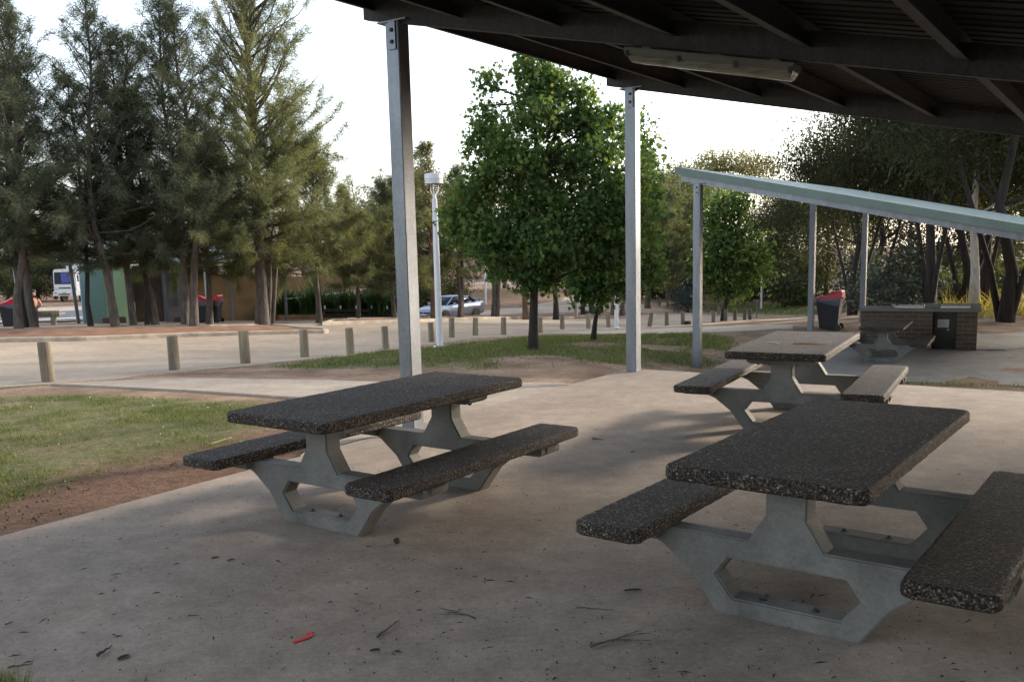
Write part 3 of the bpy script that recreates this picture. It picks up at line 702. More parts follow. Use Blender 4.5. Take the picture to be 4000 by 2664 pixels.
# drain grates beside the barbecue
for i, (u0, u1) in enumerate(((2236, 2260), (2262, 2292), (2294, 2309))):
    p = onz((u0+u1)/2, 805, Z2)
    g = thing('drain_grate', ['small metal drain grate nearest the barbecue corner', 'widest drain grate, middle of the row in the concrete by the barbecue', 'drain grate farthest from the barbecue'][i], 'drain grate', (p[0], p[1], Z2), 0, 'drain grates in the concrete by the barbecue')
    wd = (u1-u0)/2112*20.5*.9
    m = MB(); m.box((-wd/2, -.11, .003), (wd/2, -.085, .012)); m.box((-wd/2, .085, .003), (wd/2, .11, .012)); m.box((-wd/2, -.0845, .003), (-wd/2+.02, .0845, .012)); m.box((wd/2-.02, -.0845, .003), (wd/2, .0845, .012)); m.build('frame', M['galv'], g)
    m = MB(); k = -wd/2+.035
    while k < wd/2-.03: m.box((k, -.084, .003), (k+.012, .084, .009)); k += .03
    m.build('grille', M['galv'], g)

# ---------------------------------------------------------------- wheelie bins
def make_bin(x, y, z, yaw, label, liner=True, s=1.0):
    T = thing('wheelie_bin', label, 'wheelie bin', (x, y, z), yaw, 'dark wheelie bins with red lids')
    def ring(w, d, z, dy=0): return [(-w/2, -d/2+dy, z), (w/2, -d/2+dy, z), (w/2, d/2+dy, z), (-w/2, d/2+dy, z)]
    m = MB(); rs = [ring(.44,.46,.03,.02), ring(.46,.50,.12,.02), ring(.56,.64,.84), ring(.60,.70,.845), ring(.60,.70,.90)]
    vs = sum(rs, []); fs = [(3,2,1,0)]+[(a*4+i, a*4+(i+1) % 4, a*4+4+(i+1) % 4, a*4+4+i) for a in range(4) for i in range(4)]+[(16,17,18,19)]
    m.add(vs, fs); m.build('body', M['binbody'], T, bevel=.018)
    # lid: domed front, raised hood at the hinge
    m = MB(); prof = [(-.38,.885),(-.385,.93),(-.24,.955),(-.05,1.01),(.10,1.10),(.18,1.125),(.36,1.135),(.375,1.10),(.375,.905)]
    n = len(prof); vs = [(-.315+ (.02 if p[1] > 1 else 0), *p) for p in prof]+[(.315-(.02 if p[1] > 1 else 0), *p) for p in prof]
    m.add(vs, [tuple(range(n)), tuple(reversed(range(n, 2*n)))]+[(i, (i+1) % n, (i+1) % n+n, i+n) for i in range(n)]); m.build('lid', M['red'], T, bevel=.014)
    for sx in (-1, 1):
        m = MB(); m.lathe([(.10,-.025),(.10,.025)], 18); mm = Matrix.Translation((sx*.27, .27, .10)) @ Matrix.Rotation(math.pi/2, 4, 'Y'); m.v = [tuple(mm @ Vector(v)) for v in m.v]; m.build('wheel', M['black'], T, bevel=.008)
    m = MB(); m.tube([(-.24,.40,.93),(.24,.40,.93)], .016, 8); m.box((-.25,.345,.90),(-.22,.41,.95)); m.box((.22,.345,.90),(.25,.41,.95)); m.build('handle', M['black'], T)
    if liner:
        rs_ = np.random.RandomState(4); m = MB(); n = 40; vs = []; per = []
        w_, d_ = .615, .715
        for i in range(n):
            t = i/n*4; k = int(t); f = t-k
            per.append([(-w_/2+f*w_, -d_/2), (w_/2, -d_/2+f*d_), (w_/2-f*w_, d_/2), (-w_/2, d_/2-f*d_)][k])
        for i, (px, py) in enumerate(per):
            drop = .05+.13*abs(math.sin(i*.21+.6))+rs_.uniform(0, .02); pf = 1+rs_.uniform(0, .03)
            vs += [(px, py, .898), (px*pf*1.01, py*pf*1.01, .898-drop*.5), (px*.985, py*.985, .898-drop)]
        fs = []
        for i in range(n):
            a = i*3; b = ((i+1) % n)*3
            for j in (0, 1): fs.append((a+j, b+j, b+j+1, a+j+1))
        m.add(vs, fs); lm = bpy.data.materials.get('thin_bin_liner')
        if lm is None:
            lm = plain('thin_bin_liner', (.25,.28,.42), .3); lm.node_tree.nodes['Principled BSDF'].inputs['Alpha'].default_value = .45
        m.build('bin_liner', lm, T, smooth=True)
    return T
p = onz(1905, 759.5, Z2); make_bin(p[0], p[1], Z2, R(-118), 'dark wheelie bin with red lid and loose clear liner, left of the brick barbecue')
p = base(34, 36.5); make_bin(p[0]-.2, p[1], p[2], R(-60), 'wheelie bin with red lid half hidden behind the leftmost tree trunk')
p = base(473, 38); make_bin(p[0], p[1], p[2], R(100), 'wheelie bin with red lid, left one of the pair behind the tree trunks')
p = base(491, 38.3); make_bin(p[0], p[1], p[2], R(-95), 'wheelie bin with red lid, right one of the pair behind the tree trunks')

# ---------------------------------------------------------------- bollards
def bollard_mesh(seed, h=.62, r=.095):
    rs = np.random.RandomState(seed); m = MB(); n = 14; ph = rs.uniform(0, 6)
    prof = [(-.3, r), (0, r*1.02), (h*.4, r), (h*.9, r*.98), (h-.012, r*.96), (h, r*.88)]
    vs = []; chk = rs.randint(0, n)
    for z, rr in prof:
        for k in range(n):
            q = rr*(1+.025*math.sin(3*2*math.pi*k/n+ph)+rs.uniform(-.012, .012)) * (.93 if k == chk else 1)
            vs.append((q*math.cos(2*math.pi*k/n), q*math.sin(2*math.pi*k/n), z+(rs.uniform(-.006, .006) if z > .3 else 0)))
    fs = [(i*n+k, i*n+(k+1) % n, (i+1)*n+(k+1) % n, (i+1)*n+k) for i in range(len(prof)-1) for k in range(n)]+[tuple(reversed(range(n))), tuple(range((len(prof)-1)*n, len(prof)*n))]
    m.add(vs, fs); return m
ORD = ['first', 'second', 'third', 'fourth', 'fifth', 'sixth', 'seventh', 'eighth', 'ninth', 'tenth', 'eleventh', 'twelfth', 'thirteenth', 'fourteenth', 'fifteenth', 'sixteenth', 'seventeenth']
BPROT = [bollard_mesh(40+i).build('timber_bollard', M['timber'] if i < 4 else M['timberdark']) for i in range(6)]
used = [False]*6
def put_bollard(k, loc, rz, label, group, lean=(0, 0), s=1.0):
    o = BPROT[k]
    if used[k]: o = o.copy(); COL.objects.link(o)
    used[k] = True; o.location = loc; o.rotation_euler = (lean[0], lean[1], rz); o.scale = (s, s, s); tag(o, label, 'bollard', group)
near = [(112,878,13.75),(402,852,16.05),(565,836,17.8),(701,822,20.2),(806,815,21.8),(887,803,24.1),(993,787,27.2),(1039,776,29.6),(1093,772,31.4),(1158,770,32.8),(1242,765,34.8),(1293,757,37.2),(1353,756,39),(1399,753,41)]
g1 = 'timber bollards along the near edge of the brick road'
desc = ['thick timber bollard nearest the left edge of the picture', 'timber bollard at the corner where the concrete path meets the road', 'timber bollard beyond the end of the concrete path, third from the left', 'timber bollard at the tip of the near kerbed bed, fourth from the left',
 'timber bollard fifth from the left, beside the road', 'timber bollard next left of the tall steel shelter post', 'timber bollard just left of the near white lamp post', 'timber bollard just right of the near white lamp post', 'timber bollard in front of the silver car, left one of its gap',
 'timber bollard right of the silver car, left of the broad-leaved tree', 'timber bollard half hidden by the trunk of the large broad-leaved tree', 'timber bollard next right of the large broad-leaved trunk', 'timber bollard just left of the thin leaning trunk', 'timber bollard just right of the thin leaning trunk']
for i, (u, v, Y) in enumerate(near):
    p = atY(u, v, Y); put_bollard(i % 4, (p[0], p[1], p[2]), i*1.7, desc[i], g1, (RS.normal()*.02, RS.normal()*.03), RS.uniform(.95, 1.05))
nr2 = [(1493,751.5,40,.16),(1533,749,41.5,0),(1570,747,43,.07),(1640,742,45.5,0),(1668,739,46.6,.02),(1689.5,738.6,48,0),(1711.5,736.8,49,.05),(1724,735.6,50,0)]
g2 = 'grey timber bollards on the near side of the road bend'
d2 = ['grey timber bollard leaning sharply, first right of the sunlit shelter post', 'upright grey timber bollard second right of the sunlit shelter post', 'slightly leaning grey bollard with a dark stump beside it', 'grey timber bollard left of the small round tree trunk',
  'grey bollard hidden behind the small round tree trunk', 'grey bollard next right of the small round tree', 'wide grey bollard, second from the end of the near row', 'last grey bollard of the near row, beside the small metal stand']
for i, (u, v, Y, ln) in enumerate(nr2):
    p = atY(u, v, Y); put_bollard(4+i % 2, tuple(p), i*2.1, d2[i], g2, (0, ln))
far = [(1472,699,68,),(1488,701,67),(1516,706,66),(1535,709.8,65),(1556,713,64),(1580,716,63),(1629,722,61),(1652,727,58)]
g3 = 'small timber bollards on the far side of the road bend'
for i, q in enumerate(far):
    p = atY(*q[:3]); put_bollard(4+i % 2, tuple(p), i*1.3, '%s small timber bollard from the left along the far side of the road bend' % ORD[i], g3)
p = atY(1580, 748, 43); m = bollard_mesh(77, .20, .17); o = m.build('tree_stump', M['barkdark']); o.location = tuple(p); tag(o, 'low dark stump beside a leaning grey bollard', 'stump')
p = atY(1739, 731, 52); T = thing('metal_stand', 'thin grey metal stand with a small flat top at the road bend', 'stand', tuple(p))
m = MB(); m.tube([(0,0,-.2),(0,0,.95)], .035, 8); m.build('post', M['galv'], T); m = MB(); m.box((-.2,-.12,.95),(.2,.12,.99)); m.build('top_plate', M['galv'], T)

# ---------------------------------------------------------------- lamps
def make_lamp(loc, h, label, rz=0):
    T = thing('lamp_post', label, 'lamp post', loc, rz, 'white lamp posts')
    m = MB(); m.tube([(0,0,-.1),(0,0,h*.5),(0,0,h-.62)], [.088,.078,.066], 16); m.build('pole', M['white'], T, smooth=False)
    m = MB(); m.lathe([(.17,0),(.17,.02),(.10,.03),(.10,.05)], 16); m.build('base_plate', M['white'], T, bevel=.003)
    m = MB(); m.tube([(0,0,h-.62),(0,0,h-.50)], .045, 12); m.build('spigot', M['white'], T)
    for k in range(3):
        a = k*2.094+.4; c, s = math.cos(a), math.sin(a)
        m = MB(); m.tube([(0,0,h-.52),(c*.08,s*.08,h-.50),(c*.12,s*.12,h-.40),(c*.10,s*.10,h-.22)], .011, 6); m.build('bracket', M['white'], T)
    m = MB(); m.lathe([(.225,h-.25),(.235,h-.245),(.235,h-.20),(.215,h-.198),(.215,h-.185),(.235,h-.183),(.235,h-.15),(.215,h-.148),(.215,h-.137),(.238,h-.135),(.238,h-.01),(.21,h)], 28); m.build('lamp_head', M['white'], T)
    m = MB(); m.lathe([(.12,h-.27),(.15,h-.2405)], 20); m.build('diffuser', M['steel'], T)
    return T
p = atY(1011, 797, 23.7); L1 = make_lamp(tuple(p), 4.38, 'white lamp post with drum head, between the large broad-leaved tree and the near shelter post')
def cp(root, loc, label):
    c = copy_tree(root); c.location = loc; c['label'] = label; return c
cp(L1, tuple(atY(1417, 754.6, 38)), 'white lamp post half hidden by leaves beside the sunlit shelter post')
c = cp(L1, tuple(atY(1750, 717, 60)), 'small distant lamp post standing on the green strip'); c.scale = (.72,.72,.72)
c = cp(L1, tuple(atY(1117, 702, 72)), 'thin pale lamp post on the dry bank behind the silver car')

# ---------------------------------------------------------------- log seat, seated person
p0 = base(40, 37.0); p1 = base(134, 37.3)
T = thing('log_bench', 'long round timber log bench beside the parking road', 'bench', p0)
dv = Vector(p1)-Vector(p0)
m = MB(); m.tube([(-.6*dv.normalized().x, 0, .47), tuple(dv*.5+Vector((0,0,.47))), tuple(dv+Vector((.1,0,.47)))], .13, 12); m.build('log_seat', M['timber'], T, bevel=.01)
for t in (.08, .9):
    q = dv*t; m = MB(); m.tube([(q.x, q.y, -.2), (q.x, q.y, .36)], .11, 10); m.build('leg', M['timber'], T)

# ---------------------------------------------------------------- trees
def tri_strips(P, D, Ln, W, droop, rs):
    """needles: one thin triangle each; P (n,3) roots, D (n,3) directions"""
    n = len(P); D = D/np.linalg.norm(D, axis=1)[:, None]
    s = np.cross(D, rs.normal(size=(n, 3))); s /= np.linalg.norm(s, axis=1)[:, None]+1e-9
    tip = P+D*Ln[:, None]; tip[:, 2] -= droop*Ln
    V = np.stack([P-s*W[:, None]/2, P+s*W[:, None]/2, tip], 1).reshape(-1, 3)
    return V, np.arange(3*n).reshape(n, 3)
def leaf_cards(P, size, rs, shape, droop=.0, flat=.0):
    """shape: (k,2) outline; random orientation"""
    n = len(P); k = len(shape)
    a = rs.normal(size=(n, 3)); a[:, 2] = a[:, 2]*(1-flat)-droop; a /= np.linalg.norm(a, axis=1)[:, None]
    b = np.cross(a, rs.normal(size=(n, 3))); b /= np.linalg.norm(b, axis=1)[:, None]+1e-9
    sz = size*rs.uniform(.5, 1.35, n)
    V = P[:, None]+a[:, None]*(shape[None, :, 0:1]*sz[:, None, None])+b[:, None]*(shape[None, :, 1:2]*sz[:, None, None])
    return V.reshape(-1, 3), np.arange(n*k).reshape(n, k)
LANCE = np.array([(0, 0), (.45, .13), (1, 0), (.45, -.13)])
OVAL = np.array([(0, 0), (.3, .24), (.75, .2), (1, 0), (.75, -.2), (.3, -.24)])
_st = []
for k_ in range(5):
    a_ = R(-72*2+72*k_); _st.append((.42+.58*math.cos(a_), .58*math.sin(a_)))
    if k_ < 4: a_ += R(36); _st.append((.42+.22*math.cos(a_), .22*math.sin(a_)))
STAR = np.array([(0, 0)]+_st)
STAR = STAR[[0]+list(range(1, 10))]
def limb(m, p, q, r0, r1, rs, n=5, wob=.06, sides=6):
    p = Vector(p); q = Vector(q); L_ = (q-p).length; pts = []
    for i in range(n+1):
        t = i/n; w_ = wob*L_*math.sin(math.pi*t)
        pts.append(p.lerp(q, t)+Vector((rs.uniform(-1, 1)*w_*.5, rs.uniform(-1, 1)*w_*.5, -w_*.5+rs.uniform(-.3, .3)*w_)))
    m.tube(pts, [r0+(r1-r0)*i/n for i in range(n+1)], sides); return pts

def casuarina(seed, H, CW, start, nb, dens, fmat, bark, r0=.15, bend=(), extra_stems=(), prof=None, needle=.25, up=1.0, nw=.018):
    """trunk with ascending limbs ending in sprays of fine hanging needles"""
    rs = np.random.RandomState(seed); T = bpy.data.objects.new('casuarina_tree', None); COL.objects.link(T)
    m = MB(); tp = [Vector((0, 0, -.3))]; nseg = 9
    for i in range(nseg+1):
        t = i/nseg; bx = by = 0
        for (h, dx, dy) in bend:
            k = math.exp(-((t-h)/.25)**2); bx += dx*k; by += dy*k
        tp.append(Vector((bx*min(1, t*4)+rs.uniform(-.05, .05), by*min(1, t*4)+rs.uniform(-.05, .05), t*H*.97)))
    r0 = r0*.88; rad = [r0*1.5]+[r0*(1.25 if i == 0 else 1-.9*i/nseg) for i in range(nseg+1)]
    m.tube(tp, rad, 9)
    for (dx, dy, h, rr) in extra_stems:
        m.tube([(dx*.4, dy*.4, -.2), (dx*.7, dy*.7, h*.3), (dx, dy, h*.65), (dx*1.5, dy*1.5, h)], [rr*1.2, rr, rr*.8, rr*.3], 7)
    def onT(t):
        k = t*nseg+1; i = min(int(k), nseg); return tp[i].lerp(tp[min(i+1, nseg+1)], k-i)
    PP, DD = [], []
    for i in range(nb):
        t = start+(1-start)*((i+.5)/nb)**.9*.98; az = i*2.399+rs.uniform(-.5, .5); b0 = onT(t)
        pr = prof(t) if prof else (1-((t-start)/(1-start))**1.6)*.85+.15
        pr *= min(1, .55+(t-start)*6)
        L_ = CW*pr*rs.uniform(.65, 1.2); el = R(rs.uniform(18, 50)+25*(t-start)-max(0, .28-(t-start))*rs.uniform(40, 190))*up
        d = Vector((math.cos(az)*math.cos(el), math.sin(az)*math.cos(el), math.sin(el)))
        tip = b0+d*L_; rr = r0*.32*(1-t*.6)
        pts = limb(m, b0, tip, rr, .008, rs, 4, .10, 5)
        ns = max(3, int(L_*(3.6 if t < .42 else 2.3)))
        for j in range(ns):
            f = .22+.78*(j+rs.uniform(0, 1))/ns; k = f*4; a = min(int(k), 3); q = pts[a].lerp(pts[a+1], k-a)
            if t > .3 and fbm(q.x*1.3+seed*7.1, q.z+q.y*.8, 1.25, seed)[()] < (.36 if seed == 105 else .40): continue
            sdv = (d*.8+Vector((rs.normal(), rs.normal(), rs.normal()*.7+.45*up))*.75).normalized(); sl_ = L_*rs.uniform(.16, .36)+.14
            e_ = q+sdv*sl_
            m.tube([q, e_], [.010, .004], 3, False)
            nn = max(4, int(dens*(1.35 if t < .42 else .9)*(sl_+.15))); tt = rs.uniform(.15, 1.0, nn)[:, None]
            base_ = np.array(q)[None]*(1-tt)+np.array(e_)[None]*tt+rs.normal(size=(nn, 3))*.07
            PP.append(base_); DD.append(np.array(sdv)[None]+rs.normal(size=(nn, 3))*.75)
    P = np.concatenate(PP); D = np.concatenate(DD); n = len(P)
    V, F_ = tri_strips(P, D, rs.uniform(.55, 1.2, n)*needle, rs.uniform(.7, 1.4, n)*nw, .35, rs)
    m.build('trunk', bark, T, smooth=True); npmesh('crown', V, F_, fmat, T)
    return T
def lobe_tree(name, seed, trunk, lobes, shape, size, fmat, bark, r0=.12, clump=.38, per=26, gap=.0, droop=.1, limbs=True, branches=(), fill=.5):
    """lobes: (x, y, z, rx, ry, rz, number of leaf clumps). Clumps of separate leaves hang on limbs that reach each lobe."""
    rs = np.random.RandomState(seed); T = bpy.data.objects.new(name, None); COL.objects.link(T)
    m = MB(); tp = [Vector(p) for p in trunk]; k = len(tp)-1
    m.tube(tp, [r0*1.35 if i == 0 else r0*(1-.72*i/k) for i in range(k+1)], 10)
    PP = []
    for (lx, ly, lz, rx, ry, rz, nc) in lobes:
        c = Vector((lx, ly, lz))
        if limbs:
            j = min(range(1, k+1), key=lambda i: abs(tp[i].z-(lz-rz*.9))); b0 = tp[j]
            limb(m, b0, c, r0*.30, .012, rs, 4, .07, 5)
            for q in range(3):
                dv = Vector(rs.normal(size=3)).normalized(); limb(m, c-(c-b0)*rs.uniform(.1, .5), c+Vector((dv.x*rx, dv.y*ry, dv.z*rz))*.8, .018, .005, rs, 3, .08, 3)
        dirs = rs.normal(size=(nc, 3)); dirs /= np.linalg.norm(dirs, axis=1)[:, None]
        rad = rs.uniform(fill, 1.06, nc)**.8
        cc = np.array([lx, ly, lz])+dirs*rad[:, None]*np.array([rx, ry, rz])
        if gap:
            keep = fbm(cc[:, 0]+cc[:, 1]*.7+seed, cc[:, 2]+50, .8, seed) > gap; cc = cc[keep]
        for c_ in cc:
            n = rs.poisson(per); PP.append(c_+rs.normal(size=(n, 3))*clump*np.array([.5, .5, .42]))
    for pts in branches: m.tube(pts[0], pts[1], 7)
    P = np.concatenate(PP); V, F_ = leaf_cards(P, size, rs, shape, droop)
    m.build('trunk', bark, T, smooth=True); npmesh('crown', V, F_, fmat, T)
    return T
def place(T, loc, rz, s, label, cat='tree', group=None, name=None):
    T.location = tuple(float(a) for a in loc); T.rotation_euler = (0, 0, rz); T.scale = (s, s, s) if not isinstance(s, tuple) else s; tag(T, label, cat, group)
    return T
def dupt(T, *a, **k): return place(copy_tree(T), *a, **k)

gA = 'casuarina trees on the near kerbed bed'
A1 = casuarina(101, 11.0, 2.7, .22, 84, 130, M['casA'], M['bark'], .15, bend=((.25, .35, 0), (.7, .5, .2)))
A2 = casuarina(102, 11.0, 2.5, .24, 80, 125, M['casA'], M['bark'], .16, bend=((.2, -.05, 0), (.45, -.42, 0), (.8, -.1, .2)))
A3 = casuarina(103, 8.4, 2.3, .26, 66, 120, M['casA'], M['barkdark'], .10, bend=((.5, .2, .1),))
A4 = casuarina(104, 11.6, 2.6, .22, 90, 130, M['casA'], M['bark'], .15, bend=((.35, .15, 0), (.7, -.2, 0)))
A5 = casuarina(105, 14.5, 3.7, .16, 150, 135, M['casB'], M['bark'], .27, bend=((.5, .1, 0),), extra_stems=((.42, .0, 4.2, .06), (.62, .3, 4.6, .07)),
               prof=lambda t: 1.0 if t < .32 else (.80 if t < .62 else .80*(1.3-t)/.68), up=1.15)
A6 = casuarina(106, 6.8, 2.9, .27, 78, 150, M['casB'], M['bark'], .14, needle=.34, prof=lambda t: 1.0 if t < .5 else 1.0-(t-.5)*1.5)
A7 = casuarina(107, 6.2, 2.1, .25, 60, 150, M['casB'], M['bark'], .11, needle=.34)
trees = [
 (A1, 44, 30.0, 0, 1.0, 'casuarina with thick curved trunk nearest the left edge of the picture'),
 (A3, 60, 31.5, 2.0, 1.05, 'dark leaning casuarina just right of the leftmost trunk'),
 (A4, 79, 31.2, 4.0, .93, 'dark straight casuarina in front of the log bench, third trunk from the left'),
 (A3, 209, 31.8, 1.0, 1.02, 'slim dark casuarina in front of the teal wall panel'),
 (A2, 266, 31.0, 0, 1.0, 'tall casuarina with sinuous trunk in front of the pale green wall panel'),
 (A4, 305, 32.5, 2.5, .90, 'casuarina just right of the sinuous trunk, beside the brown wall'),
 (A3, 341, 33.0, 5.2, 1.0, 'slender casuarina left of the close pair of stems'),
 (A1, 358, 33.2, 3.3, .95, 'casuarina with close paired stems left of the wide grey post'),
 (A4, 428, 32.3, .4, 1.0, 'tall casuarina left one of the two trunks beside the red-lidded bins'),
 (A2, 447, 32.0, 3.1, 1.03, 'tall casuarina right one of the two trunks beside the red-lidded bins'),
 (A6, 486, 34.5, 1.0, 1.05, 'casuarina directly in front of the pair of red-lidded bins'),
 (A5, 607, 34.0, 0, 1.0, 'tallest casuarina with broad scarred trunk at the end of the near bed'),
 (A6, 735, 38.0, 2.2, 1.02, 'bushy olive casuarina first right of the tallest one'),
 (A7, 826, 40.5, .5, 1.0, 'bushy olive casuarina in front of the strap-leaved bushes'),
 (A6, 905, 42.0, 3.6, .92, 'olive casuarina half hidden behind the nearest shelter post'),
]
seen = set()
for (T0, u, Y, rz, s, lab) in trees:
    p = base(u, Y)
    if id(T0) in seen: dupt(T0, p, rz, s, lab, 'tree', gA)
    else: seen.add(id(T0)); place(T0, p, rz, s, lab, 'tree', gA)
# second bed, behind the broad-leaved tree
gB = 'casuarina trees on the far kerbed bed'
B1 = casuarina(111, 8.0, 2.1, .28, 62, 120, M['casB'], M['barkred'], .19, needle=.34, nw=.028)
B2 = casuarina(112, 8.4, 2.0, .30, 56, 120, M['casA'], M['bark'], .15, extra_stems=((.33, .0, 4.6, .12),), needle=.34, nw=.028)
B3 = casuarina(113, 7.6, 2.0, .27, 56, 120, M['casA'], M['barkdark'], .17, needle=.34, nw=.028)
tb = [(B1, 999, 42.5, 0, 1.0, 'casuarina with reddish trunk in front of the bonnet of the silver car'), (B2, 1058, 44.3, 1.0, .85, 'twin-stemmed casuarina in front of the rear of the silver car'),
      (B2, 1136, 46.0, .0, 1.02, 'twin-stemmed casuarina right of the silver car'), (B1, 1209, 47.5, 2, 1.05, 'thick casuarina trunk just left of the large broad-leaved tree'),
      (B3, 1277, 49.0, 0, 1.0, 'dark casuarina trunk just right of the large broad-leaved tree'), (B3, 1340, 54.0, 2, .95, 'dark casuarina left one of the far cluster on the bed'),
      (B2, 1364, 55.0, 3, .9, 'casuarina in the middle of the far cluster on the bed'), (B3, 1384, 57.0, 4, .85, 'slim casuarina behind the thin leaning trunk'),
      (B1, 1411, 53.5, 5, .98, 'casuarina left of the half-hidden lamp post'), (B2, 1430, 53.0, 1, .95, 'casuarina right of the half-hidden lamp post')]
for (T0, u, Y, rz, s, lab) in tb:
    p = base(u, Y); p = (p[0], p[1], p[2]+.15)
    if id(T0) in seen: dupt(T0, p, rz, s, lab, 'tree', gB)
    else: seen.add(id(T0)); place(T0, p, rz, s, lab, 'tree', gB)
p = base(1323, 52); m = MB(); m.tube([(0,0,-.2),(.02,0,1.0),(0,0,1.85)], [.12,.11,.10], 10); o = m.build('pale_trunk_stump', M['barkpale'], None, smooth=True); o.location = p; tag(o, 'short pale bare trunk among the casuarinas of the far bed', 'stump')

# the large broad-leaved tree and the small one beside it; x, z measured from its foot
p = atY(1225, 808, 19.8); S1 = 19.8/2112
def Lb(u, v, y, ru, rv, n): return ((u-1225)*S1, y, (808-v)*S1, ru*S1, (ru+rv)*.5*S1, rv*S1, n)
lobes = [Lb(1238,165,0,30,30,16), Lb(1255,225,0,42,42,34), Lb(1225,190,.3,20,34,10), Lb(1300,200,.1,34,28,16), Lb(1138,205,.2,18,30,10), Lb(1128,255,0,30,32,18), Lb(1150,310,0,38,36,26), Lb(1112,335,-.2,28,24,14), Lb(1235,300,-.3,58,58,62), Lb(1185,380,-.5,60,52,62), Lb(1120,410,-.2,42,34,28),
         Lb(1310,280,.2,48,46,40), Lb(1350,225,.1,13,20,5), Lb(1368,215,.3,12,16,4), Lb(1365,300,.2,42,38,34), Lb(1415,290,.4,28,32,14), Lb(1440,340,.2,30,30,18), Lb(1370,385,0,62,56,66), Lb(1290,400,.6,70,66,80), Lb(1225,460,0,66,60,70), Lb(1088,470,-.2,48,42,38), Lb(1060,515,.1,36,34,22), Lb(1130,540,-.3,64,54,62), Lb(1190,590,0,52,44,44),
         Lb(1255,560,-.4,72,58,78), Lb(1340,500,0,66,60,68), Lb(1410,455,.1,52,52,50), Lb(1455,420,.3,34,38,24), Lb(1485,400,.2,20,30,10), Lb(1425,540,.2,50,52,44), Lb(1470,500,.3,30,40,20), Lb(1335,590,.2,62,48,56), Lb(1415,600,.2,40,34,26), Lb(1150,612,-.2,30,22,12), Lb(1210,645,-.3,30,24,14), Lb(1262,640,.3,34,26,16)]
BT = lobe_tree('broadleaf_tree', 201, [(0,0,-.3),(.02,0,.5),(.06,0,1.5),(.10,.05,2.6),(.2,.1,4.0),(.1,.1,5.3)], lobes, STAR, .112, M['plane'], M['barkdark'], .115, clump=.27, per=24, droop=.5, fill=.45, gap=.33)
place(BT, tuple(p), 0, 1, 'large broad-leaved tree with star-shaped leaves in the middle of the lawn')
p2 = atY(1362, 782, 25.5); S2 = 25.5/2112
def Lc(u, v, y, ru, rv, n): return ((u-1362)*S2, y, (782-v)*S2, ru*S2, (ru+rv)*.5*S2, rv*S2, n)
lobes = [Lc(1385,655,0,45,32,50), Lc(1345,640,.2,45,38,50), Lc(1400,600,0,55,45,70), Lc(1370,560,0,60,55,80), Lc(1310,600,.3,35,35,30), Lc(1330,668,-.2,30,16,14), Lc(1420,520,.3,50,50,50), Lc(1490,470,.5,34,60,44), Lc(1490,560,.4,34,44,34), Lc(1482,375,.6,30,44,28), Lc(1470,310,.6,24,36,16), Lc(1505,620,.4,22,30,14), Lc(1450,640,.4,36,34,30)]
BT2 = lobe_tree('broadleaf_tree', 202, [(0,0,-.2),(.08,0,.5),(.2,0,1.2),(.28,0,2.0),(.3,0,3.0)], lobes, STAR, .15, M['plane'], M['barkdark'], .075, clump=.46, per=14, droop=.35, fill=.4)
place(BT2, tuple(p2), 0, 1, 'smaller broad-leaved tree with thin leaning trunk right of the large one')
p3 = atY(1662, 738, 47); S3 = 47/2112
def Ld(u, v, y, ru, rv, n): return ((u-1662)*S3, y, (738-v)*S3, ru*S3, (ru+rv)*.5*S3, rv*S3, n)
lobes = [Ld(1650,480,0,32,40,30), Ld(1690,470,0,30,35,24), Ld(1640,560,0,40,60,60), Ld(1700,560,0,55,50,70), Ld(1680,620,0,60,45,75), Ld(1620,630,0,25,35,20), Ld(1745,600,0,22,20,10), Ld(1750,640,0,22,22,12), Ld(1670,665,0,40,20,22)]
BT3 = lobe_tree('broadleaf_tree', 203, [(0,0,-.3),(.05,0,.5),(.3,0,1.4),(.35,0,2.5),(.3,0,4.5)], lobes, OVAL, .24, M['plane'], M['barkdark'], .16, clump=.75, per=22, droop=.2, fill=.3)
place(BT3, tuple(p3), 0, 1, 'round green tree standing among the grey bollards, seen behind the second shelter')

# gums, wattles and the bush behind
def gum_lobes(rs, H, W, n, z0=.45, flat=.5, nc=26):
    out = []
    for i in range(n):
        a = rs.uniform(0, 6.28); r = W*math.sqrt(rs.uniform(0, 1))*.75; z = H*(z0+(1-z0)*rs.uniform(.1, .92))
        rr = W*rs.uniform(.22, .40); out.append((r*math.cos(a), r*math.sin(a), z-r*.12, rr, rr, rr*flat, nc))
    return out
def mk_gum(seed, H, W, n, mat, bark, z0=.45, flat=.55, size=.30, per=20, r0=.2, clump=.8, nc=26, name='gum_tree', stems=None, droop=.5):
    rs = np.random.RandomState(seed)
    tr = [(0,0,-.4),(rs.uniform(-.2,.2),0,H*.15),(rs.uniform(-.5,.5),rs.uniform(-.3,.3),H*.35),(rs.uniform(-.6,.6),rs.uniform(-.5,.5),H*.6),(rs.uniform(-.4,.4),0,H*.85)]
    br = []
    for (dx, dy, h, rr) in (stems or ()):
        br.append(([(dx*.05,0,-.3),(dx*.25,dy*.2,h*.25),(dx*.6,dy*.6,h*.6),(dx,dy,h)], [rr,rr*.8,rr*.6,rr*.25]))
    return lobe_tree(name, seed, tr, gum_lobes(rs, H, W, n, z0, flat, nc), LANCE if size > .2 else OVAL, size, mat, bark, r0, clump, per, droop=droop, branches=br)
G1 = mk_gum(301, 12, 5.0, 16, M['gumolive'], M['barkpale'], .58, .5, .30, 34, .28, 1.0)
G2 = mk_gum(302, 11, 3.6, 15, M['gum'], M['barkpale'], .35, .8, .28, 30, .2, .9)
G3 = mk_gum(303, 9.0, 4.4, 20, M['bush'], M['bark'], .12, .7, .27, 36, .2, .95, name='bushy_tree')
G4 = mk_gum(304, 5.0, 3.8, 16, M['bush'], M['bark'], .10, .7, .26, 34, .14, .8, name='bushy_tree')
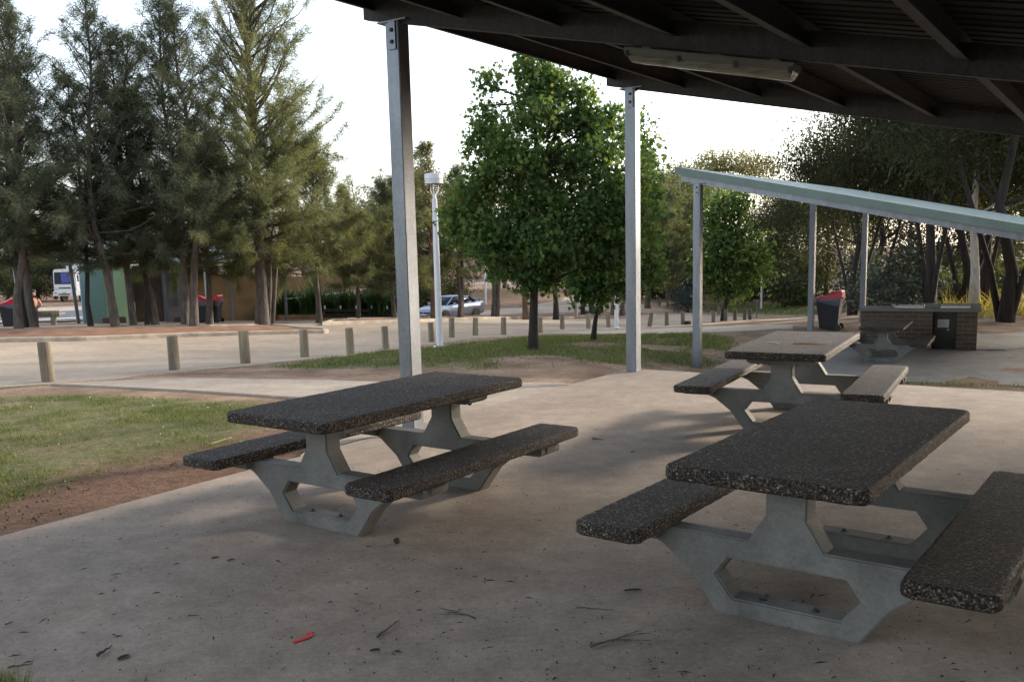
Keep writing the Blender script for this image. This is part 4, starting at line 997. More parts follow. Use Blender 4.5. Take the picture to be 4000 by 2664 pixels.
G5 = mk_gum(305, 10.5, 4.6, 24, M['wattle'], M['barkdark'], .42, .5, .21, 38, .23, .85, stems=((2.0,.6,6.8,.13),(-1.9,-.4,6.2,.12)), name='wattle_tree')
G6 = casuarina(306, 9.6, 3.2, .16, 90, 120, M['casB'], M['bark'], .2, needle=.42, nw=.036); G6.name = 'casuarina_tree'
FAR = [
 (G6, 1490, 64, 0, 1.12, 'tall olive casuarina right behind the sunlit shelter post'), (G6, 1535, 70, 2.0, .95, 'olive casuarina left of the white-trunked gum'),
 (G1, 1650, 95, .5, 1.15, 'flat-topped distant gum tree rising above the green-roofed shelter'), (G2, 1560, 72, 0, .95, 'gum tree with white trunk behind the bollards of the far side'),
 (G2, 1590, 80, 2.5, 1.05, 'thin-crowned gum tree left of the flat-topped one'),
 (G3, 1760, 74, .5, .85, 'dense bushy tree behind the small distant lamp post'), (G3, 1830, 66, 2.1, .95, 'dense grey-green tree behind the posts of the second shelter'),
 (G3, 1900, 66, 3.9, .95, 'grey-green bushy tree behind the bin with the loose liner'), (G2, 1935, 50, 1.2, .8, 'pale-stemmed gum right behind the bin with the loose liner'),
 (G5, 2010, 46, 0, .98, 'dark spreading wattle with its crown just above the middle of the green roof'), (G5, 2135, 35, 1.4, 1.0, 'dark forked wattle directly behind the barbecue'),
 (G5, 2215, 37, 3.0, .95, 'dark straight-stemmed wattle behind the right end of the barbecue'), (G5, 2310, 27, 2.2, .92, 'large dark multi-stemmed wattle at the edge of the concrete near the right border'),
 (G5, 1960, 41, 5.0, .85, 'dark bent wattle left of the blue-grey shrub'), (G5, 2262, 40, 4.4, .9, 'thin dark wattle between the barbecue and the large multi-stemmed one'),
 (G2, 2238, 33, 4.0, .9, 'pale-trunked gum beside the large multi-stemmed wattle'), (G3, 2090, 60, 1.0, 1.05, 'dense bush far behind the barbecue, left of its forked wattle'),
 (G3, 2200, 62, 4.5, 1.1, 'dense bush far behind the right end of the barbecue'), (G3, 2330, 64, .2, 1.1, 'dense bush far behind the yellow grass at the right border'),
 (G5, 2470, 33, .9, 1.0, 'dark wattle just outside the right border beyond the concrete'),
 (G2, 1000, 84, .7, 1.12, 'tall thin gum between the nearest shelter post and the drum-headed lamp'), (G2, 925, 88, 3.0, 1.0, 'distant gum directly behind the nearest shelter post'),
 (G3, 850, 84, 1.2, .92, 'distant dark tree above the strap-leaved bushes'), (G3, 960, 76, 3.3, .72, 'dark bushy tree behind the bonnet of the silver car'),
 (G4, 1010, 74, 1.0, 1.0, 'low dark bush behind the roof of the silver car'), (G3, 1160, 98, 2.0, .9, 'distant tree on top of the dry bank'), (G3, 1260, 104, 5.0, .95, 'distant tree left of the top of the uphill road'),
 (G3, 1400, 92, .5, .9, 'distant tree right of the top of the uphill road'), (G4, 1440, 78, 3.0, 1.3, 'low bush beside the far road behind the lamp post'),
 (G3, 40, 96, 0, 1.0, 'distant tree at the left border behind the parking road'), (G3, 130, 98, 2.5, .95, 'distant tree behind the parked truck'), (G3, -70, 94, 4.0, 1.0, 'distant tree outside the left border'),
 (G4, 20, 84, 1.0, .9, 'low bush by the parking road behind the leftmost trunk'), (G4, 90, 86, 3.0, .8, 'low bush by the parking road left of the truck'),
 (G3, 240, 92, 1.0, .9, 'distant tree behind the pale green wall panel'), (G3, 400, 92, 4.1, .95, 'distant tree behind the brown building, left one'), (G3, 560, 90, 5.0, .9, 'distant tree behind the brown building, middle one'), (G3, 700, 90, 2.0, .95, 'distant tree behind the brown building, right one'),
]
for (T0, u, Y, rz, s, lab) in FAR:
    p = base(u, Y)
    if id(T0) in seen: dupt(T0, p, rz, s, lab, 'tree', 'trees of the surrounding bush')
    else: seen.add(id(T0)); place(T0, p, rz, s, lab, 'tree', 'trees of the surrounding bush')
# unseen trees added to block light from the low side and behind the camera
for i, (x, y, T0, s_, rz) in enumerate(((11.5,4.5,G5,.95,0),(15,7.5,G5,1.0,2),(12.5,-1,G5,.95,4),(7,-6,G5,1.0,1),(0,-13,G5,1.05,3),(12.4,10.8,G5,.72,3),(17,4,G3,1.0,5),(4.5,-4.5,G3,1.0,1),(10.8,.8,G3,.95,2),(13,6.5,G3,.7,4),(19,9,G5,1.0,2.7))):
    dupt(T0, (x, y, tz(x, y)), rz, s_, 'unseen tree added to shade the %s of the picnic shelter, %s' % (('low side','low side','low side','back','back','far corner','low side','back','low side','low side','low side')[i], ('nearest','beside the barbecue platform','farther back','at the right','in the middle','smallest of them','in the second row','bushy and low','bushy and nearest','bushy beside the tall one','beyond the platform')[i]), 'tree', 'unseen trees added round the picnic shelter')
# shrubs
SH = lobe_tree('shrub', 401, [(0,0,-.2),(0,0,.6),(0,0,1.2)], [(0,0,1.5,1.6,1.4,1.3,60),(1.2,.2,1.2,1.1,1,1.0,34),(-1.2,0,1.1,1.2,1,.9,34),(.4,0,2.5,.9,.9,.8,26)], OVAL, .17, M['blueshrub'], M['barkdark'], .06, .5, 26, droop=.0)
place(SH, base(2062, 36), 0, .85, 'large blue-grey shrub behind the left hotplate', 'shrub', 'blue-grey shrubs')
dupt(SH, base(2000, 42), 2.0, .9, 'blue-grey shrub left of the one behind the left hotplate', 'shrub', 'blue-grey shrubs')
dupt(SH, base(1582, 62), 1.0, .8, 'small blue-grey shrub at the foot of the white-trunked gum', 'shrub', 'blue-grey shrubs')
DK = lobe_tree('shrub', 402, [(0,0,-.2),(0,0,.4),(0,0,.9)], [(0,0,1.0,1.4,1.2,1.0,46),(1.3,.2,.8,1.0,1,.8,26),(-1.3,0,.8,1.0,1,.8,26)], OVAL, .24, M['bush'], M['barkdark'], .06, .5, 22, droop=.1)
sh = [(1760,68,1.5,'dark shrub on the reddish bank below the distant lamp'),(1830,60,1.3,'dark shrub on the bank between the second shelter posts'),(1500,74,1.4,'dark shrub at the roadside behind the leftmost small bollards'),(2110,52,1.2,'dark shrub behind the forked wattle'),
      (2170,46,.9,'dark shrub left of the straight-stemmed wattle'),(2280,50,1.2,'dark shrub behind the yellow grass'),(880,70,1.0,'dark shrub behind the steel post, left of the silver car'),(950,66,1.1,'green shrub just left of the silver car bonnet'),(1640,78,1.5,'dark shrub behind the round green tree'),(1700,76,1.5,'dark shrub on the bank right of the round green tree')]
for i, (u, Y, s, lab) in enumerate(sh):
    (place if i == 0 else dupt)(DK, base(u, Y), i*1.3, s, lab, 'shrub', 'dark shrubs')
# strap-leaved bushes
def strap(seed, n=260, h=1.0):
    rs = np.random.RandomState(seed); V = []; F_ = []
    for i in range(n):
        az = rs.uniform(0, 6.28); L_ = h*rs.uniform(.7, 1.35); lean = rs.uniform(.15, 1.0); x0, y0 = rs.normal(0, .16, 2); w_ = .028
        c, s = math.cos(az), math.sin(az); b = len(V)
        for k in range(5):
            t = k/4; r = lean*L_*t**1.5*.75; z = L_*(t-.45*lean*t*t*t); ww = w_*(1-t*.85)
            V += [(x0+c*r-s*ww, y0+s*r+c*ww, z), (x0+c*r+s*ww, y0+s*r-c*ww, z)]
        for k in range(4): F_.append((b+2*k, b+2*k+1, b+2*k+3, b+2*k+2))
    return npmesh('strap_leaf_plant', np.array(V), np.array(F_), M['strap'])
ST = strap(9, 300, 1.25); u_ = 650; i = 0
lab_s = ['leftmost strap-leaved plant beside the tallest casuarina', 'strap-leaved plant at the left end of the dark timber edging', 'tall strap-leaved plant between two casuarina trunks', 'strap-leaved plant right behind the bushy casuarina trunk', 'strap-leaved plant in the middle of the dark timber edging', 'drooping strap-leaved plant right of the middle of the edging', 'strap-leaved plant left of the steel post', 'rightmost strap-leaved plant beside the shelter post']
for i, u in enumerate((660, 690, 722, 765, 800, 838, 868, 895)):
    o = ST if i == 0 else ST.copy()
    if i: COL.objects.link(o)
    p = base(u, 44+ (i % 2)*.8); o.location = (p[0], p[1], p[2]+.25); o.rotation_euler = (0, 0, i*1.1); s = (1.05, .85, 1.2, .95, 1.05, 1.0, 1.1, .9)[i]; o.scale = (s, s, s); tag(o, lab_s[i], 'plant', 'strap-leaved plants behind the timber edging')
# ---------------------------------------------------------------- grass
def grass_obj(name, region, dens, hgt, wid, mat, amount, seed, label, box, off=0.0):
    rs = np.random.RandomState(seed); x0, x1, y0, y1 = box; n = int((x1-x0)*(y1-y0)*dens)
    x = rs.uniform(x0, x1, n); y = rs.uniform(y0, y1, n)
    k = inpoly(x, y, region); x, y = x[k], y[k]
    if amount: g = grass_amount(x, y); k = rs.uniform(0, 1, len(x)) < g**1.2; x, y = x[k], y[k]
    z = terr(x, y)+off; n = len(x); P = np.stack([x, y, z], 1)
    hh = hgt*(.25+1.6*fbm(x, y, .28, 77)**1.5)
    D = np.c_[rs.normal(0, .6, n), rs.normal(0, .6, n), np.full(n, 1.0)]
    V, F_ = tri_strips(P, D, rs.uniform(.5, 1.3, n)*hh, rs.uniform(.7, 1.3, n)*wid, 0, rs)
    o = npmesh(name, V, F_, mat); tag(o, label, 'grass', None, 'stuff'); return o
def bx(poly): return (min(p[0] for p in poly), max(p[0] for p in poly), min(p[1] for p in poly), max(p[1] for p in poly))
b4 = bx(G_left); b4 = (max(b4[0], -11), b4[1], b4[2], b4[3])
grass_obj('grass', G_left, 3600, .05, .007, M['grassmat'], True, 1, 'patchy short lawn grass left of the concrete floor', b4, -.01)
nr = [_q(-4.79, -.3), _q(-4.79, 3.4), _q(-5.8, 3.4), _q(-5.8, -.3)]
grass_obj('grass', nr, 6000, .12, .006, M['grassmat'], False, 8, 'green grass at the near corner of the concrete floor', bx(nr), .01)
grass_obj('grass', G_mid, 520, .10, .018, M['grassmat'], True, 2, 'patchy lawn grass around the broad-leaved trees', bx(G_mid), -.01)
grass_obj('grass', G_far, 60, .16, .05, M['grassmat'], True, 3, 'green grass strip beyond the road bend', bx(G_far))
grass_obj('tall_dry_grass', G_yel, 16, .9, .05, M['drygrass'], False, 4, 'tall yellow dry grass behind the dark trunks at the right', bx(G_yel))
for i, (x, y, T0, s_, rz) in enumerate(((21,33,G5,1,2),(26,27,G5,1,1),(30,38,G3,1,3))):  # trees added to keep the low sun off the barbecue platform
    dupt(T0, (x, y, tz(x, y)), rz, s_, 'tree added as a sun block right of the barbecue platform, %s of the row' % ORD[i], 'tree', 'trees added to shade the barbecue platform')
ed = [tuple(onz(u, v, Z2)[:2]) for u, v in [(2075,884),(2075,878),(2420,888),(2420,896)]]
grass_obj('weeds', ed, 260, .13, .014, M['grassmat'], False, 5, 'weeds growing in the dirt strip between the two concrete platforms', bx(ed), -.0)

# ---------------------------------------------------------------- amenities building
Q = base(195, 39.0); Q2 = base(640, 43.5)
dv = Vector((Q2[0]-Q[0], Q2[1]-Q[1], 0)); LW = dv.length; eb = dv.normalized(); nb_ = Vector((-eb.y, eb.x, 0))   # nb_ points away
TB = thing('amenities_building', 'brown amenities building with green wall panels and pale blue-grey roof behind the casuarinas', 'building', Q)
mt4 = Matrix.Identity(4)
for i in range(3): mt4[i][0] = eb[i]; mt4[i][1] = nb_[i]; mt4[i][3] = Q[i]
TB.matrix_world = mt4
def gz(x, y=0):      # ground height in the building's frame
    q = Vector(Q)+eb*x+nb_*y; return tz(q.x, q.y)-Q[2]
M['teal'] = plain('teal_painted_panel', (.18,.32,.29), .6); M['lime'] = plain('pale_green_painted_wall', (.42,.60,.36), .6); M['bluepanel'] = plain('light_blue_panel', (.20,.36,.40), .5)
M['brownwall'] = mottled('dark_brown_block_wall', (.075,.055,.045), (.11,.08,.065), 4, .85, bmp=.2); M['tanwall'] = mottled('tan_rendered_wall', (.20,.13,.07), (.30,.20,.11), 1.5, .9, bmp=.3, bscale=20)
M['greypaint'] = plain('grey_panel', (.12,.12,.14), .6); M['bluegrey'] = plain('blue_grey_roof', (.16,.24,.30), .4); M['palefascia'] = plain('pale_green_fascia', (.42,.50,.36), .5)
def xa(u): return (u-195)/(640-195)*LW
def wall(name, u0, u1, z1, mat, y=0.0, t=.2, z0=-.6):
    m = MB(); m.box((xa(u0), y, z0+gz(xa(u0))), (xa(u1), y+t, z1)); return m.build(name, mat, TB)
wall('blue_panel', 193, 205, 2.42, M['bluepanel'], .0); wall('teal_panel', 205.2, 241, 2.36, M['teal'], .02)
wall('pale_green_wall', 241.2, 300, 2.42, M['lime'], .1); wall('low_pale_wall', 300.2, 306, .8, M['lime'], .1); wall('grey_door', 300.2, 310, 2.25, M['greypaint'], .45)
wall('brown_wall', 310.2, 372, 2.35, M['brownwall'], .5); wall('noticeboard_wall', 372.2, 412, 2.0, M['greypaint'], .35); wall('tan_strip', 412.2, 425, 2.3, M['tanwall'], .5); wall('dark_upper_wall', 425.2, 520, 2.4, M['brownwall'], 1.3)
wall('tan_wall', 425.2, 660, 1.85, M['tanwall'], 1.0, .25); wall('tan_wall', 660.2, 860, 1.6, M['tanwall'], 1.6, .25)
m = MB(); m.box((xa(404), .33, .55), (xa(412), .348, .95)); m.build('notice_plate', M['brownwall'], TB)
# pale capping of the green panels, small light boxes above
m = MB(); m.box((xa(191), -.06, 2.425), (xa(241), .25, 2.50)); m.build('capping', M['palefascia'], TB)
# roof: sloping sheet with a pale fascia
m = MB(); m.add([(xa(318), -.9, 2.52), (xa(660), -.9, 2.42), (xa(660), 5.5, 3.9), (xa(318), 5.5, 4.0), (xa(318), -.9, 2.46), (xa(660), -.9, 2.36), (xa(660), 5.5, 3.84), (xa(318), 5.5, 3.94)], [(0,1,2,3),(7,6,5,4),(0,4,5,1),(1,5,6,2),(2,6,7,3),(3,7,4,0)]); m.build('roof', M['bluegrey'], TB)
m = MB(); m.add([(xa(317), -.96, 2.30), (xa(661), -.96, 2.20), (xa(661), -.96, 2.46), (xa(317), -.96, 2.56), (xa(317), -.905, 2.30), (xa(661), -.905, 2.20), (xa(661), -.905, 2.46), (xa(317), -.905, 2.56)], [(0,1,2,3),(7,6,5,4),(0,4,5,1),(1,5,6,2),(2,6,7,3),(3,7,4,0)]); m.build('fascia', M['palefascia'], TB)
m = MB(); m.add([(xa(150), .35, 2.62), (xa(312), .35, 2.62), (xa(312), 3.5, 3.9), (xa(150), 3.5, 3.9), (xa(150), .35, 2.56), (xa(312), .35, 2.56), (xa(312), 3.5, 3.84), (xa(150), 3.5, 3.84)], [(0,1,2,3),(7,6,5,4),(0,4,5,1),(1,5,6,2),(2,6,7,3),(3,7,4,0)]); m.build('front_roof', plain('grey_green_roof', (.22,.29,.26), .5), TB)
m = MB(); m.box((xa(150), .29, 2.51), (xa(312), .345, 2.66)); m.build('front_fascia', M['greypaint'], TB)
for nm, u, y, w_, mat, ztop in (('post', 246, -1.0, .26, M['galv'], 2.56), ('post', 391, -1.6, .26, M['galv'], 2.3), ('post', 460, -.7, .15, M['white'], 2.22), ('post', 516, -.7, .13, M['galv'], 2.22), ('post', 649, -.7, .12, M['galv'], 2.2), ('post', 364, -.8, .12, M['galv'], 2.24)):
    m = MB(); x = xa(u); g = gz(x, y); m.box((x-w_/2, y-w_/2, g-.1), (x+w_/2, y+w_/2, ztop)); po = m.build(nm, mat, TB, bevel=.01)
    if w_ > .2:
        m = MB(); m.box((x-.46, y-.35, g-.2), (x+.46, y-.135, g+.26)); m.box((x-.46, y+.135, g-.2), (x+.46, y+.35, g+.26)); m.box((x-.46, y-.1345, g-.2), (x-.135, y+.1345, g+.26)); m.box((x+.135, y-.1345, g-.2), (x+.46, y+.1345, g+.26)); m.build('plinth', M['brownwall'], po)
m = MB(); m.tube([(xa(649), -.75, gz(xa(649))+1.0), (xa(745), -.2, gz(xa(745))+1.15), (xa(845), .8, gz(xa(845))+1.3)], .03, 6); m.build('handrail', M['galv'], TB)
# steel poles by the parking road
for u, Y, h, w_, lab in ((62, 33.5, 3.2, .30, 'wide leaning grey steel post between the two leftmost trunks'), (181, 39.5, 3.4, .13, 'thin grey steel pole in front of the parked truck')):
    p = base(u, Y); m = MB(); m.box((-w_/2, -w_/2, -.2), (w_/2, w_/2, h)); o = m.build('steel_pole', M['galv'], None, bevel=.01); o.location = p; o.rotation_euler = (0, R(-3), .6); tag(o, lab, 'pole', 'grey steel poles by the parking road')
# dark timber edging with white markers
p0 = base(735, 43.2); p1 = base(905, 44.0)
T = thing('timber_edging', 'dark low timber edging with small white markers below the strap-leaved plants', 'edging', p0)
dvv = Vector(p1)-Vector(p0); m = MB(); m.bar((0,0,.18), tuple(dvv+Vector((0,0,.18))), .12, .16); m.build('lower_board', M['barkdark'], T); m = MB(); m.bar((0,.02,.45), tuple(dvv+Vector((0,.02,.40))), .10, .14); m.build('upper_board', M['barkdark'], T)
for k in range(5):
    q = dvv*(.08+.21*k); m = MB(); m.box((q.x-.03, q.y-.09, q.z+.50), (q.x+.03, q.y-.03, q.z+.66)); m.build('marker', M['white'], T)

# ---------------------------------------------------------------- truck
p = base(186, 82); T = thing('truck', 'white forward-control truck with yellow number plate parked on the road behind the casuarinas', 'truck', p, R(180-12)); T.scale = (.92, .92, .92)
M['truckwhite'] = plain('truck_white_paint', (.62,.62,.64), .35); M['glass'] = plain('dark_vehicle_glass', (.02,.03,.05), .15); M['glass'].node_tree.nodes['Principled BSDF'].inputs['Specular IOR Level'].default_value = .2; M['bluereflect'] = plain('painted_blue_reflection', (.03,.06,.28), .25)
# local: +y is forward, x across
m = MB(); m.prism([(-1.22,.62),(1.22,.62),(1.22,1.95),(1.16,3.0),(1.0,3.12),(-1.0,3.12),(-1.16,3.0),(-1.22,1.95)], .2, 2.1); cab = m.build('cab', M['truckwhite'], T, bevel=.06)
m = MB(); m.prism([(-1.08,1.72),(1.08,1.72),(1.02,2.85),(-1.02,2.85)], 2.101, 2.112); m.build('windscreen', M['glass'], T)
m = MB(); m.prism([(-.6,1.85),(.3,1.85),(.3,2.8),(-.6,2.8)], 2.113, 2.118); m.build('windscreen_reflection', M['bluereflect'], T)  # blue reflection in the windscreen, put in as a flat coloured patch
m = MB(); m.box((-1.25, 2.0, .62), (1.25, 2.26, 1.06)); m.build('bumper', M['truckwhite'], T, bevel=.05)
m = MB(); m.box((-.62, 2.11, 1.30), (.62, 2.125, 1.42)); m.build('grille', M['black'], T)
for s in (-1, 1):
    m = MB(); m.box((s*.95-.24, 2.11, 1.20), (s*.95+.24, 2.13, 1.42)); m.build('headlight', M['steel'], T, bevel=.006)
    m = MB(); m.box((s*.92-.14, 2.261, .88), (s*.92+.14, 2.27, .95)); m.build('fog_light', M['black'], T)
    for y in (1.0, -4.2):
        m = MB(); q = MB(); q.lathe([(.46,-.14),(.5,-.1),(.5,.1),(.46,.14)], 22); mm = Matrix.Translation((s*1.02, y, .5)) @ Matrix.Rotation(math.pi/2, 4, 'Y'); m.add([tuple(mm @ Vector(v)) for v in q.v], q.f); m.build('wheel', M['black'], T, bevel=.02)
    m = MB(); m.box((s*1.42-.09, 2.0, 1.95), (s*1.42+.09, 2.06, 2.5)); m.build('mirror', M['black'], T, bevel=.02)
m = MB(); m.box((-.62, 2.261, .72), (.62, 2.268, .84)); m.build('lower_grille', M['black'], T)
m = MB(); m.box((-.20, 2.27, .86), (.20, 2.282, 1.0)); m.build('number_plate', plain('yellow_plate', (.45,.45,.04), .5), T)
m = MB(); m.box((-1.24, -7.0, 1.0), (1.24, .1, 3.4)); m.build('cargo_box', M['truckwhite'], T, bevel=.03); m = MB(); m.box((-.4, -6.8, .65), (.4, 1.9, .995)); m.build('chassis', M['black'], T)

# ---------------------------------------------------------------- silver car
M['silver'] = plain('silver_blue_car_paint', (.30,.35,.44), .25, .5)
pc = base(1035, 54.5); T = thing('silver_car', 'silver sedan with dark windows and rear spoiler, parked behind the white lamp post', 'car', (pc[0], pc[1], pc[2]), 0)
hd = math.atan2(-.80, -.60); T.rotation_euler = (0, 0, hd)      # local +x forward
def loft(stations, mat, name, par, bevel=0):
    """stations: (x, [(y, z)...] half outline from bottom centre line up)"""
    m = MB(); n = len(stations[0][1]); vs = []
    for x, pr in stations: vs += [(x, y, z) for y, z in pr]+[(x, -y, z) for y, z in reversed(pr)]
    k = 2*n; fs = [tuple(range(k)), tuple(reversed(range((len(stations)-1)*k, len(stations)*k)))]
    for i in range(len(stations)-1):
        for j in range(k): fs.append((i*k+j, i*k+(j+1) % k, (i+1)*k+(j+1) % k, (i+1)*k+j))
    m.add(vs, fs); return m.build(name, mat, par, bevel=bevel, smooth=True)
def sec(w0, zb, zs, w1, zt): return [(w0*.9, zb), (w0, zb+.1), (w0*1.01, zs-.18), (w0*.97, zs), (w1, zt)]
st = [(-2.36, sec(.62,.45,.78,.5,.86)), (-2.25, sec(.80,.30,.90,.66,.99)), (-1.75, sec(.88,.24,.93,.72,1.03)), (-1.1, sec(.89,.22,.93,.78,.98)), (0, sec(.90,.22,.92,.80,.96)), (.75, sec(.89,.22,.90,.74,.95)), (1.5, sec(.87,.24,.82,.66,.90)), (2.05, sec(.83,.24,.72,.60,.78)), (2.32, sec(.70,.28,.60,.5,.66))]
loft(st, M['silver'], 'body', T)
gh = [(-1.85, [(.60,.98),(.60,1.0)]), (-1.15, [(.72,.96),(.56,1.33)]), (-.55, [(.77,.95),(.58,1.41)]), (.1, [(.77,.95),(.58,1.41)]), (.35, [(.77,.95),(.56,1.36)]), (1.08, [(.68,.93),(.66,.95)])]
loft(gh, M['glass'], 'windows', T)
rf = [(-1.12, [(.53,1.345),(.50,1.365)]), (-.55, [(.585,1.415),(.50,1.435)]), (.1, [(.585,1.415),(.50,1.435)]), (.36, [(.565,1.365),(.50,1.385)])]
loft(rf, M['silver'], 'roof', T)
for s in (-1, 1):
    m = MB()
    m.bar((.37,s*.565,1.37),(1.08,s*.69,.94),.05,.05); m.bar((-.35,s*.60,1.41),(-.40,s*.79,.94),.06,.03); m.bar((-1.13,s*.55,1.35),(-1.75,s*.66,1.0),.09,.04); m.build('window_pillar', M['silver'], T)
    for x in (1.42, -1.36):
        mm = Matrix.Translation((x, s*.84, .32)) @ Matrix.Rotation(math.pi/2, 4, 'X')
        m = MB(); q = MB(); q.lathe([(.28,-.09),(.32,-.06),(.32,.06),(.28,.09)], 22); m.add([tuple(mm @ Vector(v)) for v in q.v], q.f); wl = m.build('wheel', M['black'], T)
        m = MB(); q = MB(); q.lathe([(.19,-.094),(.19,.094)], 12); m.add([tuple(mm @ Vector(v)) for v in q.v], q.f); m.build('rim', M['bolt'], wl)
        m = MB(); q = MB(); q.lathe([(.37,-.02),(.37,.02)], 22); m2 = Matrix.Translation((x, s*.888, .33)) @ Matrix.Rotation(math.pi/2, 4, 'X'); m.add([tuple(m2 @ Vector(v)) for v in q.v], q.f); m.build('wheel_arch', M['black'], T)
    m = MB(); m.box((.62,s*.98-.08,.95),(.78,s*.98+.08,1.08)); m.build('wing_mirror', M['silver'], T, bevel=.03)
    m = MB(); m.box((2.02,s*.62-.16,.60),(2.28,s*.62+.10,.73)); m.build('headlight', M['steel'], T, bevel=.03)
m = MB(); m.box((2.25,-.5,.50),(2.345,.5,.62)); m.build('grille', M['black'], T, bevel=.01)
m = MB(); m.box((2.25,-.6,.29),(2.34,.6,.42)); m.build('lower_grille', M['black'], T, bevel=.01)
m = MB(); m.lathe([(.05,0),(.05,.008)], 14); mm = Matrix.Translation((2.346,0,.56)) @ Matrix.Rotation(math.pi/2, 4, 'Y') @ Matrix.Diagonal((.55,1.4,1,1)); m.v = [tuple(mm @ Vector(v)) for v in m.v]; m.build('badge', M['steel'], T)
m = MB(); m.box((2.345,-.19,.43),(2.357,.19,.50)); m.build('number_plate', M['linewhite'], T)
m = MB(); m.box((.95,-.3,.945),(1.5,.3,.99)); m.build('bonnet_scoop', M['glass'], T, bevel=.02)
m = MB(); m.box((-2.25,-.68,1.13),(-2.05,.68,1.16)); m.box((-2.18,-.55,1.0),(-2.12,-.5,1.1295)); m.box((-2.18,.5,1.0),(-2.12,.55,1.1295)); m.build('spoiler', M['silver'], T, bevel=.008)
# white rail on the dry bank
q0 = base(1065, 86); q1 = base(1215, 90)
T = thing('guard_rail', 'thin white rail along the top of the dry bank', 'rail', (q0[0], q0[1], q0[2])); d_ = Vector(q1)-Vector(q0)
m = MB(); m.bar((0,0,.6), tuple(d_+Vector((0,0,.6))), .06, .16); m.build('rail', M['white'], T)
for k in range(4):
    q = d_*(k/3.0*.98+.01); m = MB(); m.box((q.x-.05,q.y+.04,q.z-.2),(q.x+.05,q.y+.12,q.z+.66)); m.build('post', M['galv'], T)

# ---------------------------------------------------------------- seated person on the log, mostly behind a trunk
pl = base(80, 37.05)
bm = bmesh.new()
J = {'pel':(0,0,.60),'ch':(.02,.02,.85),'nk':(.03,.03,1.08),'hd':(.05,.02,1.16),'hd2':(.06,.0,1.30),
     'ls':(-.17,.03,1.02),'le':(-.25,-.05,.80),'lh':(-.14,-.26,.70),'rs':(.19,.03,1.02),'re':(.27,-.04,.80),'rh':(.17,-.25,.70),
     'lk':(-.12,-.42,.58),'la':(-.13,-.40,.12),'lf':(-.13,-.56,.06),'rk':(.12,-.42,.58),'ra':(.13,-.38,.12),'rf':(.13,-.55,.06),'lhp':(-.10,-.02,.58),'rhp':(.10,-.02,.58)}
rads = {'pel':.15,'ch':.15,'nk':.055,'hd':.06,'hd2':.09,'ls':.06,'le':.042,'lh':.03,'rs':.06,'re':.042,'rh':.03,'lk':.065,'la':.04,'lf':.035,'rk':.065,'ra':.04,'rf':.035,'lhp':.09,'rhp':.09}
vv = {k: bm.verts.new(p) for k, p in J.items()}
for a, b in (('pel','ch'),('ch','nk'),('nk','hd'),('hd','hd2'),('ch','ls'),('ls','le'),('le','lh'),('ch','rs'),('rs','re'),('re','rh'),('pel','lhp'),('lhp','lk'),('lk','la'),('la','lf'),('pel','rhp'),('rhp','rk'),('rk','ra'),('ra','rf')): bm.edges.new((vv[a], vv[b]))
me = bpy.data.meshes.new('person'); bm.verts.index_update(); order = list(J); bm.to_mesh(me); bm.free()
po = bpy.data.objects.new('person', me); COL.objects.link(po)
sk = po.modifiers.new('skin', 'SKIN'); po.modifiers.new('sub', 'SUBSURF').levels = 2; po.modifiers['sub'].render_levels = 2
for i, k in enumerate(order): me.skin_vertices[0].data[i].radius = (rads[k], rads[k]*.85)
me.skin_vertices[0].data[0].use_root = True
skin = plain('skin', (.45,.26,.19), .6); skin_n = skin.node_tree; me.materials.append(plain('dark_clothes', (.03,.025,.03), .9))
po.location = (pl[0], pl[1]+.02, pl[2]+.02); po.rotation_euler = (0, 0, R(25))
tag(po, 'person in a salmon top sitting on the log bench, half hidden behind a dark trunk', 'person')
m = MB(); m.tube([(0,.0,.66),(.0,.01,.85),(.02,.02,1.0),(.03,.03,1.10)], [.19,.19,.18,.07], 16)
m.tube([(.17,.03,1.03),(.24,.0,.92),(.28,-.05,.79)], [.075,.062,.052], 10); m.tube([(-.15,.03,1.03),(-.22,.0,.92),(-.26,-.05,.79)], [.075,.062,.052], 10)
m.build('top', plain('salmon_cloth', (.50,.25,.19), .9), po, smooth=True)
m = MB(); m.lathe([(.055,-.05),(.088,0),(.10,.06),(.098,.11),(.07,.155),(.02,.175)], 14, (.06,.0,1.27)); m.build('hair', plain('dark_hair', (.03,.02,.015), .6), po, smooth=True)
m = MB(); m.lathe([(.05,-.10),(.072,-.05),(.078,0),(.07,.05)], 14, (.058,-.032,1.275)); m.tube([(.055,-.10,1.29),(.054,-.122,1.255),(.055,-.10,1.245)], [.008,.014,.008], 6); m.build('face', skin, po, smooth=True)

# ---------------------------------------------------------------- things lying about
def ftwig(u, v, u2, v2, r, label, forks=(), mat=None, z=.004):
    a = onz(u, v); b = onz(u2, v2); d = Vector(b-a); m = MB(); r *= .75; rs = np.random.RandomState(int(u+v))
    pts = [Vector((0,0,r+z))+d*(k/5)+Vector((rs.uniform(-1,1), rs.uniform(-1,1), 0))*d.length*.02+Vector((0,0,(k % 2)*r*.8)) for k in range(6)]
    m.tube(pts, [r*(1.2-.8*k/5) for k in range(6)], 6)
    for (t, du, dv_) in forks:
        c = onz(u+(u2-u)*t+du, v+(v2-v)*t+dv_); s = pts[0].lerp(pts[-1], t); e = Vector(c-a)+Vector((0,0,r*.6+z)); mid = (s+e)/2+Vector((rs.uniform(-.01,.01), rs.uniform(-.01,.01), .004)); m.tube([s, mid, e], [r*.6, r*.4, r*.2], 5)
    o = m.build('twig', mat or M['bark'], None, smooth=True); o.location = tuple(a); tag(o, label, 'twig', 'twigs lying on the concrete floor')
ftwig(1357,1489,1440,1467,.006,'branching twig on the concrete below the left bench of the nearest table',((.55,95,-3),(.7,60,-22),(.4,60,-8),(.8,75,-14),(.6,40,4)))
